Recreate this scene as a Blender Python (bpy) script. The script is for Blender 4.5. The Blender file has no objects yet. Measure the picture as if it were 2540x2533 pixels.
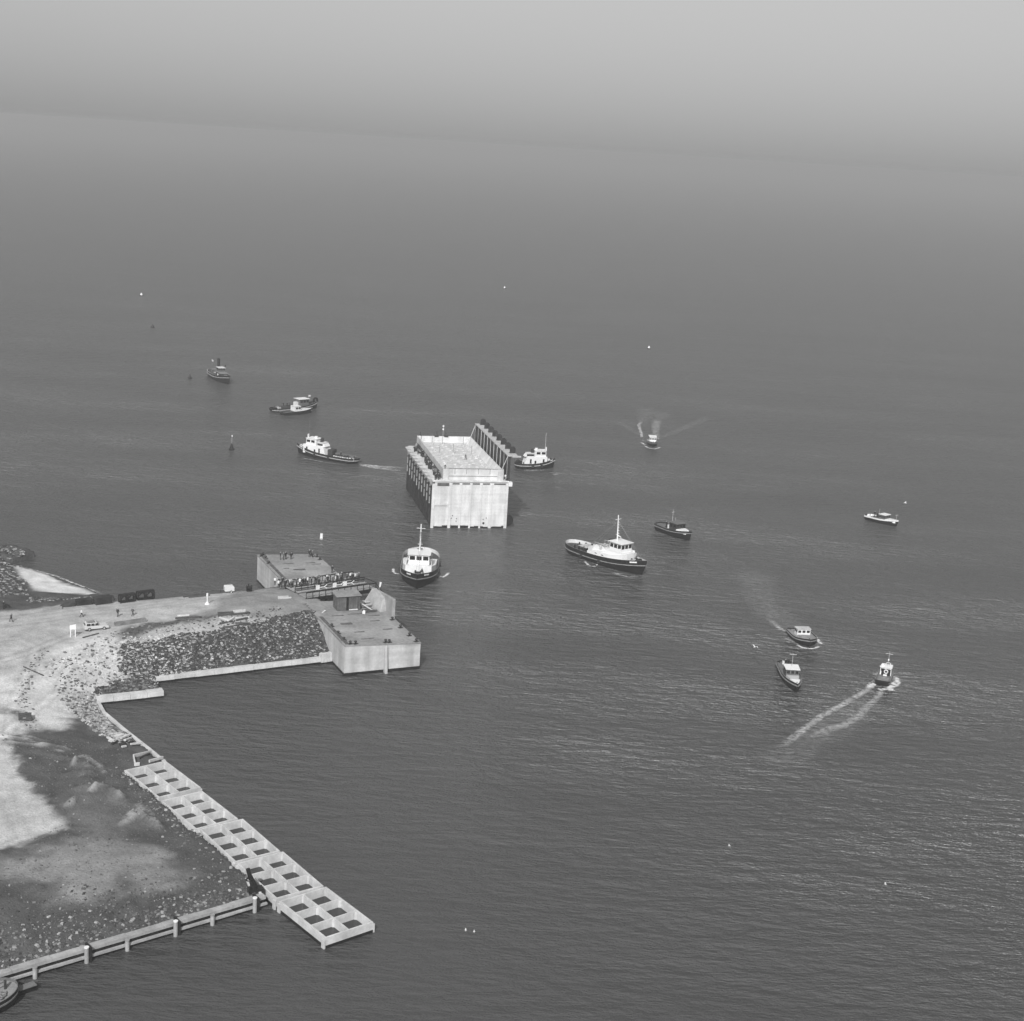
import bpy, math, random
import numpy as np
from mathutils import Vector, Matrix
random.seed(7)
rng = np.random.default_rng(11)
PI = math.pi
C = bpy.context.scene.collection
sc = bpy.context.scene

# ------------------------------------------------------------------ camera
F_PX, PITCH, ROLL, CAM_H = 3700.0, math.radians(13.7), math.radians(3.6), 97.5
PW, PH = 2540.0, 2533.0
fwd = Vector((0, math.cos(PITCH), -math.sin(PITCH)))
rt = Vector((1, 0, 0)); upv = rt.cross(fwd)
RX = rt * math.cos(ROLL) + upv * math.sin(ROLL)
UX = -rt * math.sin(ROLL) + upv * math.cos(ROLL)
cam_data = bpy.data.cameras.new("camera")
cam_data.sensor_width = 36.0; cam_data.sensor_fit = 'HORIZONTAL'
cam_data.lens = 36.0 * F_PX / PW
cam_data.clip_start = 1.0; cam_data.clip_end = 200000.0
cam = bpy.data.objects.new("camera", cam_data); C.objects.link(cam)
M = Matrix((RX, UX, -fwd)).transposed().to_4x4(); M.translation = Vector((0, 0, CAM_H))
cam.matrix_world = M
sc.camera = cam

# ------------------------------------------------------------------ world, sun, exposure
SUN_EL = math.radians(39); to_sun_h = Vector((-0.16, -0.987, 0)).normalized()
to_sun = to_sun_h * math.cos(SUN_EL) + Vector((0, 0, math.sin(SUN_EL)))
w = bpy.data.worlds.new("World"); sc.world = w; w.use_nodes = True
nt = w.node_tree; nt.nodes.clear()
sky = nt.nodes.new('ShaderNodeTexSky'); sky.sky_type = 'NISHITA'; sky.sun_disc = False
sky.sun_elevation = SUN_EL; sky.sun_rotation = math.atan2(to_sun.x, to_sun.y)
sky.air_density = 1.0; sky.dust_density = 2.5; sky.ozone_density = 1.0; sky.altitude = 100
bw = nt.nodes.new('ShaderNodeRGBToBW')                       # black and white film
bg = nt.nodes.new('ShaderNodeBackground'); bg.inputs['Strength'].default_value = 0.088
wo = nt.nodes.new('ShaderNodeOutputWorld')
tc = nt.nodes.new('ShaderNodeTexCoord'); vm = nt.nodes.new('ShaderNodeVectorMath'); vm.operation = 'MULTIPLY_ADD'; vm.inputs[1].default_value = (1, 1, 0.5); vm.inputs[2].default_value = (0, 0, 0.0255)   # hazy air lifts the dim line at the horizon
nt.links.new(tc.outputs['Generated'], vm.inputs[0]); nt.links.new(vm.outputs[0], sky.inputs['Vector'])
nt.links.new(sky.outputs[0], bw.inputs[0]); nt.links.new(bw.outputs[0], bg.inputs[0]); nt.links.new(bg.outputs[0], wo.inputs[0])
sun_d = bpy.data.lights.new("sun", 'SUN'); sun_d.energy = 3.4; sun_d.angle = math.radians(0.55); sun_d.color = (1, 1, 1)
sun = bpy.data.objects.new("sun", sun_d); C.objects.link(sun)
sun.rotation_euler = (-to_sun).to_track_quat('-Z', 'Y').to_euler()
sc.view_settings.view_transform = 'Standard'; sc.view_settings.look = 'None'
sc.view_settings.gamma = 1.0; sc.view_settings.use_curve_mapping = False
sc.view_settings.exposure = 0.42

# ------------------------------------------------------------------ helpers
def at(px, py, z=0.0):
    """place on the map (at height z) of a measured point of the survey photograph"""
    d = fwd * F_PX + RX * (px - PW / 2) + UX * (PH / 2 - py)
    return Vector((0, 0, CAM_H)) + d * ((z - CAM_H) / d.z)

def mat(name, val, rough=0.85, var=0.18, scale=0.6, fine=4.0, spec=0.3, streak=0.0, attr=None, bump=0.0, metal=0.0):
    m = bpy.data.materials.new(name); m.use_nodes = True
    n = m.node_tree; b = n.nodes['Principled BSDF']
    b.inputs['Roughness'].default_value = rough
    b.inputs['Specular IOR Level'].default_value = spec
    b.inputs['Metallic'].default_value = metal
    geo = n.nodes.new('ShaderNodeNewGeometry')
    def noise(s, vec=None, detail=4):
        t = n.nodes.new('ShaderNodeTexNoise'); t.inputs['Scale'].default_value = s; t.inputs['Detail'].default_value = detail
        n.links.new(vec if vec else geo.outputs['Position'], t.inputs['Vector'])
        return t.outputs['Fac']
    def math_(op, a, c):
        t = n.nodes.new('ShaderNodeMath'); t.operation = op
        for i, x in enumerate((a, c)):
            if isinstance(x, (int, float)): t.inputs[i].default_value = x
            else: n.links.new(x, t.inputs[i])
        return t.outputs[0]
    def mr(src, lo, hi, a=0.3, b2=0.7):
        t = n.nodes.new('ShaderNodeMapRange'); n.links.new(src, t.inputs[0])
        t.inputs[1].default_value = a; t.inputs[2].default_value = b2; t.inputs[3].default_value = lo; t.inputs[4].default_value = hi
        return t.outputs[0]
    f = mr(noise(scale), 1 - var, 1 + var)
    f = math_('MULTIPLY', f, mr(noise(fine), 1 - var * 0.7, 1 + var * 0.7))
    if streak > 0:
        mp = n.nodes.new('ShaderNodeMapping'); mp.inputs['Scale'].default_value = (0.55, 0.55, 0.06)
        n.links.new(geo.outputs['Position'], mp.inputs['Vector'])
        m2 = n.nodes.new('ShaderNodeMapping'); m2.inputs['Scale'].default_value = (0.06, 0.06, 1.3); n.links.new(geo.outputs['Position'], m2.inputs['Vector'])
        f = math_('MULTIPLY', f, mr(noise(1.0, m2.outputs[0], 3), 1 - streak * .4, 1 + streak * .25))
        f = math_('MULTIPLY', f, mr(noise(1.0, mp.outputs[0], 6), 1 - streak, 1.04, 0.35, 0.62))
    if attr:
        a = n.nodes.new('ShaderNodeAttribute'); a.attribute_name = attr
        f = math_('MULTIPLY', f, a.outputs['Fac'])
    f = math_('MULTIPLY', f, float(val))
    cc = n.nodes.new('ShaderNodeCombineColor')
    for i in range(3): n.links.new(f, cc.inputs[i])
    n.links.new(cc.outputs[0], b.inputs['Base Color'])
    if bump:
        bp = n.nodes.new('ShaderNodeBump'); bp.inputs['Strength'].default_value = 0.6; bp.inputs['Distance'].default_value = bump
        n.links.new(noise(fine * 1.5), bp.inputs['Height']); n.links.new(bp.outputs[0], b.inputs['Normal'])
    return m

MT = dict(
    white=mat('white_paint', 0.70, 0.45, 0.05, 1.2, 6), cream=mat('off_white_paint', 0.62, 0.5, 0.08, 1.2, 6),
    black=mat('black_paint', 0.012, 0.45, 0.35, 0.9, 5), dark=mat('dark_paint', 0.035, 0.6, 0.3, 0.9, 5),
    grey=mat('grey_paint', 0.22, 0.6, 0.2, 0.9, 5), lgrey=mat('light_grey_paint', 0.42, 0.6, 0.15, 0.9, 5),
    mgrey=mat('mid_grey_paint', 0.12, 0.6, 0.2, 0.9, 5), glass=mat('window_glass', 0.012, 0.12, 0.05, 1, 3, spec=0.5),
    deck=mat('deck_steel', 0.06, 0.8, 0.35, 1.2, 6), tyre=mat('tyre_rubber', 0.03, 0.9, 0.2, 2, 6),
    conc=mat('pale_concrete', 0.63, 0.85, 0.10, 0.35, 2.5, streak=0.22), concdeck=mat('worn_concrete_deck', 0.24, 0.9, 0.28, 0.16, 1.6, streak=0.0),
    concw=mat('weathered_concrete', 0.46, 0.9, 0.12, 0.3, 2.2, streak=0.26), concb=mat('bright_concrete', 0.50, 0.85, 0.14, 0.5, 3.0, streak=0.12),
    concrough=mat('rough_pale_concrete', 0.50, 0.9, 0.2, 0.5, 1.8),
    concq=mat('quay_concrete', 0.31, 0.9, 0.18, 0.5, 3.0, streak=0.1), pool=mat('still_water', 0.022, 0.12, 0.1, 0.3, 1.0, spec=0.5), wet=mat('wet_concrete', 0.014, 0.4, 0.4, 0.8, 3),
    stain_shade=mat('dark_stain_and_shade', 0.09, 0.9, 0.4, 0.8, 3), tar=mat('tarred_timber', 0.035, 0.8, 0.45, 0.7, 3, streak=0.4),
    timber=mat('weathered_timber', 0.16, 0.9, 0.3, 0.9, 5), palewood=mat('pale_timber', 0.50, 0.85, 0.15, 0.9, 5),
    darkwood=mat('dark_timber', 0.065, 0.9, 0.3, 0.9, 5), steel=mat('rusty_steel', 0.05, 0.7, 0.4, 0.9, 4),
    soil=mat('dark_soil', 1.0, 0.95, 0.2, 0.35, 2.2, attr='tone', spec=0.1, bump=0.25),
    stone=mat('stone', 1.0, 0.9, 0.15, 1.5, 6, attr='tone', spec=0.1),
    foam=mat('foam', 0.68, 0.8, 0.25, 1.2, 5, spec=0.1), faintfoam=mat('thin_foam', 0.19, 0.8, 0.3, 1.2, 5, spec=0.1),
    skin=mat('skin', 0.35, 0.6, 0.05), hair=mat('hair', 0.03, 0.8, 0.1), clothdark=mat('dark_cloth', 0.022, 0.9, 0.1),
    clothmid=mat('mid_cloth', 0.09, 0.9, 0.1), clothpale=mat('pale_cloth', 0.62, 0.9, 0.05), clothgrey=mat('grey_cloth', 0.25, 0.9, 0.05),
    car=mat('car_paint', 0.50, 0.3, 0.04, 1, 3, spec=0.5), chrome=mat('bright_metal', 0.6, 0.3, 0.05, metal=0.6),
    sheet=mat('sheet_pile_steel', 0.014, 0.7, 0.4, 0.9, 3), canvas=mat('canvas', 0.66, 0.9, 0.06),
)

class MB:
    """collects simple solids; build() links them as ONE mesh object"""
    def __init__(s): s.v = []; s.f = []; s.m = []; s.tone = []
    def add(s, vs, fs, m=0):
        o = len(s.v); s.v += [tuple(x) for x in vs]
        s.f += [tuple(i + o for i in f) for f in fs]; s.m += [m] * len(fs); return s
    def hexa(s, p, m=0):   # p: 4 bottom ccw, 4 top ccw
        return s.add(p, [(3, 2, 1, 0), (4, 5, 6, 7), (0, 1, 5, 4), (1, 2, 6, 5), (2, 3, 7, 6), (3, 0, 4, 7)], m)
    def box(s, x, y, z, sx, sy, sz, rz=0, m=0):   # centre x,y ; base z
        c, n = math.cos(rz), math.sin(rz); p = []
        for zz in (z, z + sz):
            for a, b in ((-1, -1), (1, -1), (1, 1), (-1, 1)):
                dx, dy = a * sx / 2, b * sy / 2
                p.append((x + dx * c - dy * n, y + dx * n + dy * c, zz))
        return s.hexa(p, m)
    def bx(s, x0, x1, y0, y1, z0, z1, m=0):
        return s.hexa([(x0, y0, z0), (x1, y0, z0), (x1, y1, z0), (x0, y1, z0), (x0, y0, z1), (x1, y0, z1), (x1, y1, z1), (x0, y1, z1)], m)
    def prism(s, poly, z0, z1, m=0):
        n = len(poly); g = lambda z, i: z[i] if hasattr(z, '__len__') else z
        vs = [(p[0], p[1], g(z0, i)) for i, p in enumerate(poly)] + [(p[0], p[1], g(z1, i)) for i, p in enumerate(poly)]
        fs = [tuple(range(n - 1, -1, -1)), tuple(range(n, 2 * n))] + [(i, (i + 1) % n, (i + 1) % n + n, i + n) for i in range(n)]
        return s.add(vs, fs, m)
    def tube(s, a, b, r, n=6, m=0, r2=None):
        a = Vector(a); b = Vector(b); r2 = r if r2 is None else r2
        d = (b - a).normalized(); q = d.to_track_quat('Z', 'Y'); vs = []
        for p, rr in ((a, r), (b, r2)):
            for i in range(n):
                t = 2 * PI * i / n; vs.append(p + q @ Vector((rr * math.cos(t), rr * math.sin(t), 0)))
        fs = [tuple(range(n - 1, -1, -1)), tuple(range(n, 2 * n))] + [(i, (i + 1) % n, (i + 1) % n + n, i + n) for i in range(n)]
        return s.add(vs, fs, m)
    def beam(s, a, b, wd, h, m=0):   # rectangular bar from a to b (centre line)
        a = Vector(a); b = Vector(b); d = (b - a).normalized()
        side = d.cross(Vector((0, 0, 1)))
        side = side.normalized() if side.length > 1e-4 else Vector((1, 0, 0))
        u = side.cross(d); p = []
        for q in (-h / 2, h / 2):
            for e, t in ((a, -1), (a, 1), (b, 1), (b, -1)): p.append(e + side * (t * wd / 2) + u * q)
        return s.hexa(p, m)
    def torus(s, c, R, r, axis='Y', n=10, k=5, m=0):
        vs = []; fs = []
        for i in range(n):
            t = 2 * PI * i / n
            for j in range(k):
                q = 2 * PI * j / k; rr = R + r * math.cos(q)
                a, b, h = rr * math.cos(t), rr * math.sin(t), r * math.sin(q)
                vs.append((c[0] + a, c[1] + h, c[2] + b) if axis == 'Y' else ((c[0] + h, c[1] + a, c[2] + b) if axis == 'X' else (c[0] + a, c[1] + b, c[2] + h)))
                fs.append((i * k + j, i * k + (j + 1) % k, ((i + 1) % n) * k + (j + 1) % k, ((i + 1) % n) * k + j))
        return s.add(vs, fs, m)
    def mesh(s, name, mats):
        me = bpy.data.meshes.new(name); me.from_pydata(s.v, [], s.f)
        for m in (mats if isinstance(mats, (list, tuple)) else [mats]): me.materials.append(MT[m] if isinstance(m, str) else m)
        if max(s.m, default=0): me.polygons.foreach_set('material_index', s.m)
        me.update(); return me
    def build(s, name, mats, parent=None, smooth=False, label=None):
        return link(name, s.mesh(name, mats), parent, smooth, label)

def link(name, me, parent=None, smooth=False, label=None):
    o = bpy.data.objects.new(name, me); C.objects.link(o)
    if parent: o.parent = parent
    if smooth: me.polygons.foreach_set('use_smooth', [True] * len(me.polygons))
    if label: o['label'] = label
    return o

def tag(o, label=None, cat=None, group=None, kind=None):
    if label: o['label'] = label
    if cat: o['category'] = cat
    if group: o['group'] = group
    if kind: o['kind'] = kind
    return o

def thing(name, label, cat, loc=(0, 0, 0), rz=0.0, group=None):
    o = bpy.data.objects.new(name, None); C.objects.link(o); o.empty_display_size = 0.5
    o.location = loc; o.rotation_euler = (0, 0, rz)
    return tag(o, label, cat, group)

def heading(a, b): return math.atan2(b[1] - a[1], b[0] - a[0])

# ------------------------------------------------------------------ sea and haze
def sea_material():
    m = bpy.data.materials.new('sea_water'); m.use_nodes = True; n = m.node_tree; b = n.nodes['Principled BSDF']
    b.inputs['Roughness'].default_value = 0.30; b.inputs['IOR'].default_value = 1.33; b.inputs['Specular IOR Level'].default_value = 0.95
    geo = n.nodes.new('ShaderNodeNewGeometry')
    def mapped(scale, rot):
        mp = n.nodes.new('ShaderNodeMapping'); mp.inputs['Scale'].default_value = scale; mp.inputs['Rotation'].default_value = (0, 0, rot)
        n.links.new(geo.outputs['Position'], mp.inputs['Vector']); return mp.outputs[0]
    def noise(vec, s, d, r=0.55):
        t = n.nodes.new('ShaderNodeTexNoise'); t.inputs['Scale'].default_value = s; t.inputs['Detail'].default_value = d
        t.inputs['Roughness'].default_value = r; n.links.new(vec, t.inputs['Vector']); return t.outputs['Fac']
    def math_(op, a, c):
        t = n.nodes.new('ShaderNodeMath'); t.operation = op
        for i, x in enumerate((a, c)):
            if isinstance(x, (int, float)): t.inputs[i].default_value = x
            else: n.links.new(x, t.inputs[i])
        return t.outputs[0]
    big = noise(mapped((0.012, 0.03, 0.02), 0.3), 1.0, 3)            # wind patches
    chop = noise(mapped((0.5, 1.35, 0.5), -0.25), 1.0, 4, 0.62)      # short crested chop
    chop2 = noise(mapped((0.36, 0.95, 0.5), -0.6), 1.0, 4, 0.62)
    patch = noise(mapped((0.006, 0.014, 0.02), -0.2), 1.0, 4, 0.6)
    streak = noise(mapped((0.004, 0.05, 0.02), -0.12), 1.0, 4, 0.6)
    rip = noise(mapped((1.1, 2.4, 1), 0.2), 1.0, 3, 0.6)
    swell = noise(mapped((0.05, 0.16, 0.1), -0.45), 1.0, 2)
    pm = n.nodes.new('ShaderNodeMapRange'); n.links.new(patch, pm.inputs[0]); pm.inputs[1].default_value = 0.38; pm.inputs[2].default_value = 0.62
    mx = n.nodes.new('ShaderNodeMix'); n.links.new(pm.outputs[0], mx.inputs[0]); n.links.new(chop, mx.inputs[2]); n.links.new(chop2, mx.inputs[3])
    h = math_('ADD', math_('MULTIPLY', mx.outputs[0], 0.8), math_('MULTIPLY', rip, 0.2))
    mid = noise(mapped((0.2, 0.52, 0.3), -0.3), 1.0, 4, 0.65)
    h = math_('ADD', h, math_('MULTIPLY', swell, 2.4)); h = math_('ADD', h, math_('MULTIPLY', mid, 3.6))
    mr = n.nodes.new('ShaderNodeMapRange'); n.links.new(big, mr.inputs[0])
    mr.inputs[1].default_value = 0.3; mr.inputs[2].default_value = 0.7; mr.inputs[3].default_value = 0.60; mr.inputs[4].default_value = 0.74
    bp = n.nodes.new('ShaderNodeBump'); bp.inputs['Distance'].default_value = 2.9
    sx = n.nodes.new('ShaderNodeSeparateXYZ'); n.links.new(geo.outputs['Position'], sx.inputs[0])      # calmer in the lee of the dam and quays
    lee = n.nodes.new('ShaderNodeMapRange'); n.links.new(math_('ADD', sx.outputs['Y'], math_('MULTIPLY', sx.outputs['X'], 0.9)), lee.inputs[0])
    lee.inputs[1].default_value = 120; lee.inputs[2].default_value = 270; lee.inputs[3].default_value = 0.5; lee.inputs[4].default_value = 1.0
    n.links.new(math_('MULTIPLY', mr.outputs[0], lee.outputs[0]), bp.inputs['Strength']); n.links.new(h, bp.inputs['Height']); n.links.new(bp.outputs[0], b.inputs['Normal'])
    c2 = n.nodes.new('ShaderNodeMapRange'); n.links.new(math_('ADD', math_('MULTIPLY', big, .35), math_('ADD', math_('MULTIPLY', patch, .3), math_('MULTIPLY', streak, .35))), c2.inputs[0])
    c2.inputs[1].default_value = 0.36; c2.inputs[2].default_value = 0.64; c2.inputs[3].default_value = 0.049; c2.inputs[4].default_value = 0.069
    cc = n.nodes.new('ShaderNodeCombineColor')
    for i in range(3): n.links.new(c2.outputs[0], cc.inputs[i])
    n.links.new(cc.outputs[0], b.inputs['Base Color'])
    return m

def build_sea():
    X, Y0, Y1 = 60000, -3000, 60000
    me = bpy.data.meshes.new('sea'); me.from_pydata([(-X, Y0, 0), (X, Y0, 0), (X, Y1, 0), (-X, Y1, 0)], [], [(0, 1, 2, 3)])
    global SEA; SEA = sea_material()
    me.materials.append(SEA); o = link('sea', me); o['kind'] = 'structure'
    m = bpy.data.materials.new('haze_air'); m.use_nodes = True; n = m.node_tree; n.nodes.clear()
    v = n.nodes.new('ShaderNodeVolumePrincipled'); v.inputs['Color'].default_value = (0.74, 0.74, 0.74, 1)
    v.inputs['Density'].default_value = 4.3e-4; v.inputs['Anisotropy'].default_value = 0.2
    out = n.nodes.new('ShaderNodeOutputMaterial'); n.links.new(v.outputs[0], out.inputs['Volume'])
    hz = MB().bx(-X - 60, X + 60, Y0 - 60, Y1 + 60, -4.0, 101.0).build('haze', m); hz['kind'] = 'stuff'
build_sea()

# ------------------------------------------------------------------ ground (terrain)
AO = Vector((-29.3, 262.0, 0)); AH = math.radians(25)          # frame of the two dam-head blocks
au = Vector((math.cos(AH), math.sin(AH), 0)); av = Vector((-au.y, au.x, 0))
def ab(u, v, z=0.0): return AO + au * u + av * v + Vector((0, 0, z))

def lattice(x, y, seed):
    h = np.sin(x * 127.1 + y * 311.7 + seed * 74.7) * 43758.5453
    return h - np.floor(h)
def vnoise(x, y, s, seed=0):
    x = x / s; y = y / s; i = np.floor(x); j = np.floor(y); u = x - i; v = y - j
    u = u * u * (3 - 2 * u); v = v * v * (3 - 2 * v)
    a, b, c, d = lattice(i, j, seed), lattice(i + 1, j, seed), lattice(i, j + 1, seed), lattice(i + 1, j + 1, seed)
    return a * (1 - u) * (1 - v) + b * u * (1 - v) + c * (1 - u) * v + d * u * v
def fbm(x, y, s, seed=0, o=4):
    t = 0; a = 0.5
    for k in range(o): t = t + a * vnoise(x, y, s / 2 ** k, seed + k); a *= 0.5
    return t / (1 - 0.5 ** o)
def sdist(P, poly):
    """signed distance, positive inside"""
    poly = np.asarray(poly, float); n = len(poly); d = np.full(len(P), 1e9); ins = np.zeros(len(P), bool)
    for i in range(n):
        a = poly[i]; b = poly[(i + 1) % n]; e = b - a; w_ = P - a
        t = np.clip((w_ @ e) / max(e @ e, 1e-9), 0, 1)
        d = np.minimum(d, np.hypot(*(w_ - t[:, None] * e).T))
        c = (a[1] > P[:, 1]) != (b[1] > P[:, 1])
        with np.errstate(divide='ignore', invalid='ignore'):
            xi = (b[0] - a[0]) * (P[:, 1] - a[1]) / (b[1] - a[1]) + a[0]
        ins ^= c & (P[:, 0] < xi)
    return np.where(ins, d, -d)

CTRL = [(0,1515,5.0),(-250,1525,5.0),(0,1600,5.0),(-250,1620,5),(200,1500,5.4),(200,1570,5.2),(400,1492,5.8),(400,1540,5.6),(600,1468,6),(700,1470,6),
 (650,1530,6),(770,1510,6),(290,1580,5.2),(320,1597,5.0),(450,1577,5.4),(600,1563,5.8),(690,1542,6),(775,1522,6),
 (385,1675,1.1),(500,1658,1.1),(640,1645,1.1),(740,1634,1.1),(808,1626,1.2),(230,1620,4.5),(130,1660,4.0),(60,1720,3.5),(0,1700,4.0),(0,1780,3.5),(-250,1720,4.5),
 (150,1740,2.8),(200,1690,3.2),(230,1715,1.7),(300,1680,2.0),(345,1690,1.4),(250,1725,1.1),(390,1708,1.0),(240,1745,0.9),(262,1780,0.9),(330,1850,1.1),(395,1885,1.1),
 (100,1830,2.5),(200,1830,1.8),(60,1900,2.6),(0,1850,3.0),(0,1950,2.4),(0,2100,2.2),(100,2000,2.3),(150,2050,2.4),(-250,1900,3.5),(-250,2150,2.2),(-250,2400,1.4),
 (300,1960,1.4),(390,2040,1.2),(480,2090,1.2),(570,2180,1.2),(200,2120,2.4),(300,2150,2.0),(450,2180,1.3),(0,2180,2.2),(0,2300,1.6),(150,2300,1.5),(300,2250,1.4),(500,2222,1.2),(0,2395,1.25),(620,2212,1.2),
 (330,1420,0.0),(34,1403,0.1),(110,1421,0.1),(180,1448,0.1),(260,1477,0.3),(80,1440,0.7),(120,1465,1.2),(180,1470,0.9),(60,1410,0.5),
 (200,1478,1.8),(240,1484,4.6),(120,1485,2.6),(100,1503,4.9),(0,1490,4.6),(0,1440,3.0),(40,1440,2.2),(0,1400,2.6),(30,1380,1.9),(0,1365,2.2),(60,1368,1.8),(87,1369,1.3),(-150,1380,3.0),(-150,1450,4)]
CP = np.array([list(at(x, y, z)[:2]) + [z] for x, y, z in CTRL])
_D = np.hypot(CP[:, None, 0] - CP[None, :, 0], CP[:, None, 1] - CP[None, :, 1])
_W = np.linalg.solve(_D + 1e-6 * np.eye(len(CP)), CP[:, 2] - CP[:, 2].mean())
def base_z(P):
    out = np.empty(len(P))
    for i in range(0, len(P), 20000):
        q = P[i:i + 20000]; D = np.hypot(q[:, None, 0] - CP[None, :, 0], q[:, None, 1] - CP[None, :, 1])
        out[i:i + 20000] = D @ _W + CP[:, 2].mean()
    return out

OUT = [(-420,1335,1.5),(-60,1352,1.8),(10,1353,1.8),(45,1357,1.6),(87,1369,1.2),(27,1392,1.0),(34,1403,.1),(72,1413,.1),(106,1421,.1),(144,1432,.1),(180,1448,.1),(218,1461,.1),(244,1472,.1),(268,1481,.4),(290,1487,5.3),(385,1482,5.7),(456,1474,5.8),(545,1468,6),(625,1461,6)]
LAND = [tuple(at(*p)[:2]) for p in OUT]
LAND += [tuple(ab(*q)[:2]) for q in ((0.4, 42.5), (4, 42.2), (4.5, 27), (0.6, 26.5), (0.6, 9.0))]
WA_R, WA_L = at(812, 1629, 1.2), at(381, 1679, 1.2)            # long low wall
WB_R, WB_L = at(404, 1712, 1.2), at(237, 1730, 1.2)            # short low wall
QW_R, QW_L = at(655, 2219, 1.5), at(0, 2411, 1.5)
LAND += [tuple(at(x, y, z)[:2]) for x, y, z in ((808,1627,1.2),(640,1645,1.2),(383,1680,1.2),(396,1694,1.0),(402,1710,1.2),(240,1729,1.2),(243,1741,.9),(258,1766,.9),(281,1785,.9),(303,1804,1),(328,1824,1.1),(373,1859,1.2),(408,1888,1.3),
   (309,1913,1.4),(394,1979,1.4),(485,2056,1.4),(586,2138,1.4),(640,2190,1.4),(655,2216,1.4),(0,2408,1.4),(-300,2496,1.4))]
LAND += [(-230, 120), (-260, 340)]

def zone(pts, z): return [tuple(at(x, y, z)[:2]) for x, y in pts]
ZONES = [  # outline, tone, edge softness m, edge wobble m
 (zone([(-400,1520),(0,1515),(230,1490),(385,1484),(545,1470),(640,1462),(700,1470),(600,1515),(440,1548),(270,1580),(200,1590),(120,1640),(60,1690),(-400,1720)], 5.3), 0.358, 1.0, 1.5),
 (zone([(545,1500),(580,1468),(700,1445),(860,1470),(800,1530),(770,1540),(640,1545),(560,1525)], 6), 0.230, 1.5, 2.0),
 (zone([(200,1590),(320,1597),(330,1640),(340,1690),(250,1700),(230,1720),(190,1745),(170,1770),(150,1790),(100,1790),(75,1785),(50,1760),(10,1760),(-400,1760),(-400,1720),(60,1690),(120,1635)], 3.5), 0.476, 1.5, 3.0),
 (zone([(-400,1760),(80,1775),(60,1800),(0,1850),(-400,1850)], 3.2), 0.443, 1.5, 2.5),
 (zone([(-400,1870),(0,1847),(22,1869),(39,1880),(41,1918),(72,1946),(99,1990),(133,2012),(177,2037),(166,2057),(127,2068),(77,2095),(0,2112),(-400,2180)], 2.4), 0.400, 0.6, 1.6),
 (zone([(34,1405),(110,1424),(180,1450),(266,1482),(250,1484),(200,1477),(90,1482),(62,1455)], 0.4), 0.60, 0.8, 1.0),
 (zone([(190,1745),(240,1735),(262,1780),(330,1840),(300,1830),(240,1800),(200,1790)], 1.2), 0.290, 1.5, 3.0),
 (zone([(290,1585),(460,1560),(545,1548),(700,1538),(700,1512),(560,1510),(440,1545)], 5.5), 0.255, 1.0, 2.0),
 (zone([(285,1562),(370,1548),(440,1545),(560,1530),(565,1550),(430,1565),(300,1578)], 5.4), 0.089, 0.8, 2.0),
 (zone([(-200,2160),(0,2128),(83,2106),(166,2084),(249,2068),(331,2079),(414,2117),(453,2162),(409,2189),(353,2206),(309,2167),(260,2217),(210,2228),(144,2228),(138,2184),(0,2184),(-200,2220)], 2.1), 0.21, 2.0, 2.5),
 (zone([(140,2010),(180,1960),(215,1945),(260,1960),(300,1990),(340,2030),(300,2060),(210,2060),(160,2040)], 2.8), 0.114, 1.5, 3.0),
 (zone([(390,1560),(560,1535),(690,1542),(600,1563),(450,1576),(330,1592),(320,1585)], 5.6), 0.358, 0.8, 1.5),
]
RIDGES = [([(163,1999),(190,1978),(220,1955),(250,1943),(285,1953),(300,1962)], .9, .7), ([(300,2028),(318,2015),(335,2003),(365,2015),(395,2032)], .9, .6), ([(312,2028),(330,2018),(340,2010)], .7, .5),
          ([(183,1895),(195,1872),(215,1868)], .7, .5), ([(215,1880),(245,1885),(258,1903)], .7, .5), ([(186,1908),(205,1892),(222,1896)], .7, .5), ([(200,1922),(215,1905),(230,1910)], .7, .5), ([(340,1980),(360,1995),(378,2008)], .3, .35),
          ([(0,1838),(60,1838),(100,1848),(180,1852)], .4, .4), ([(20,1846),(80,1850),(150,1858)], .35, .35), ([(50,1830),(120,1838)], .35, .35)]
TRACKS = [[(-100,1572),(0,1562),(100,1550),(200,1536),(330,1524),(480,1510),(560,1500),(640,1490)], [(-60,1600),(40,1590),(90,1610),(70,1660),(35,1720),(22,1790),(-40,1850)], [(-80,1545),(60,1536),(200,1520),(330,1508),(480,1494),(600,1482)], [(0,1640),(60,1625),(140,1595),(200,1575)], [(-60,1950),(10,1930),(30,1990),(60,2040),(-40,2080)], [(20,1790),(110,1720),(150,1690),(170,1640)]]
MOUNDS = [(190,1885,2.0,2.2,.9,.3),(215,1890,1.6,2.6,1.0,2.6),(205,1910,1.4,2.5,.7,.5),(210,1925,1.2,2.2,.7,.4),(245,1945,2.0,3.6,.9,.2),(200,1975,1.5,5.0,.9,.9),(285,1955,1.4,3.6,.9,2.4),(340,2008,1.7,2.4,1.0,.6),(372,2018,1.2,3.6,.8,2.5),
          (60,1835,.7,6,.8,.05),(120,1850,.6,6,.7,.0),(90,1865,.6,7,.7,-.1)]
XS = np.arange(-200, -22, 0.55); YS = np.arange(140, 352, 0.55)
GX, GY = np.meshgrid(XS, YS); GP = np.c_[GX.ravel(), GY.ravel()]
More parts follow.
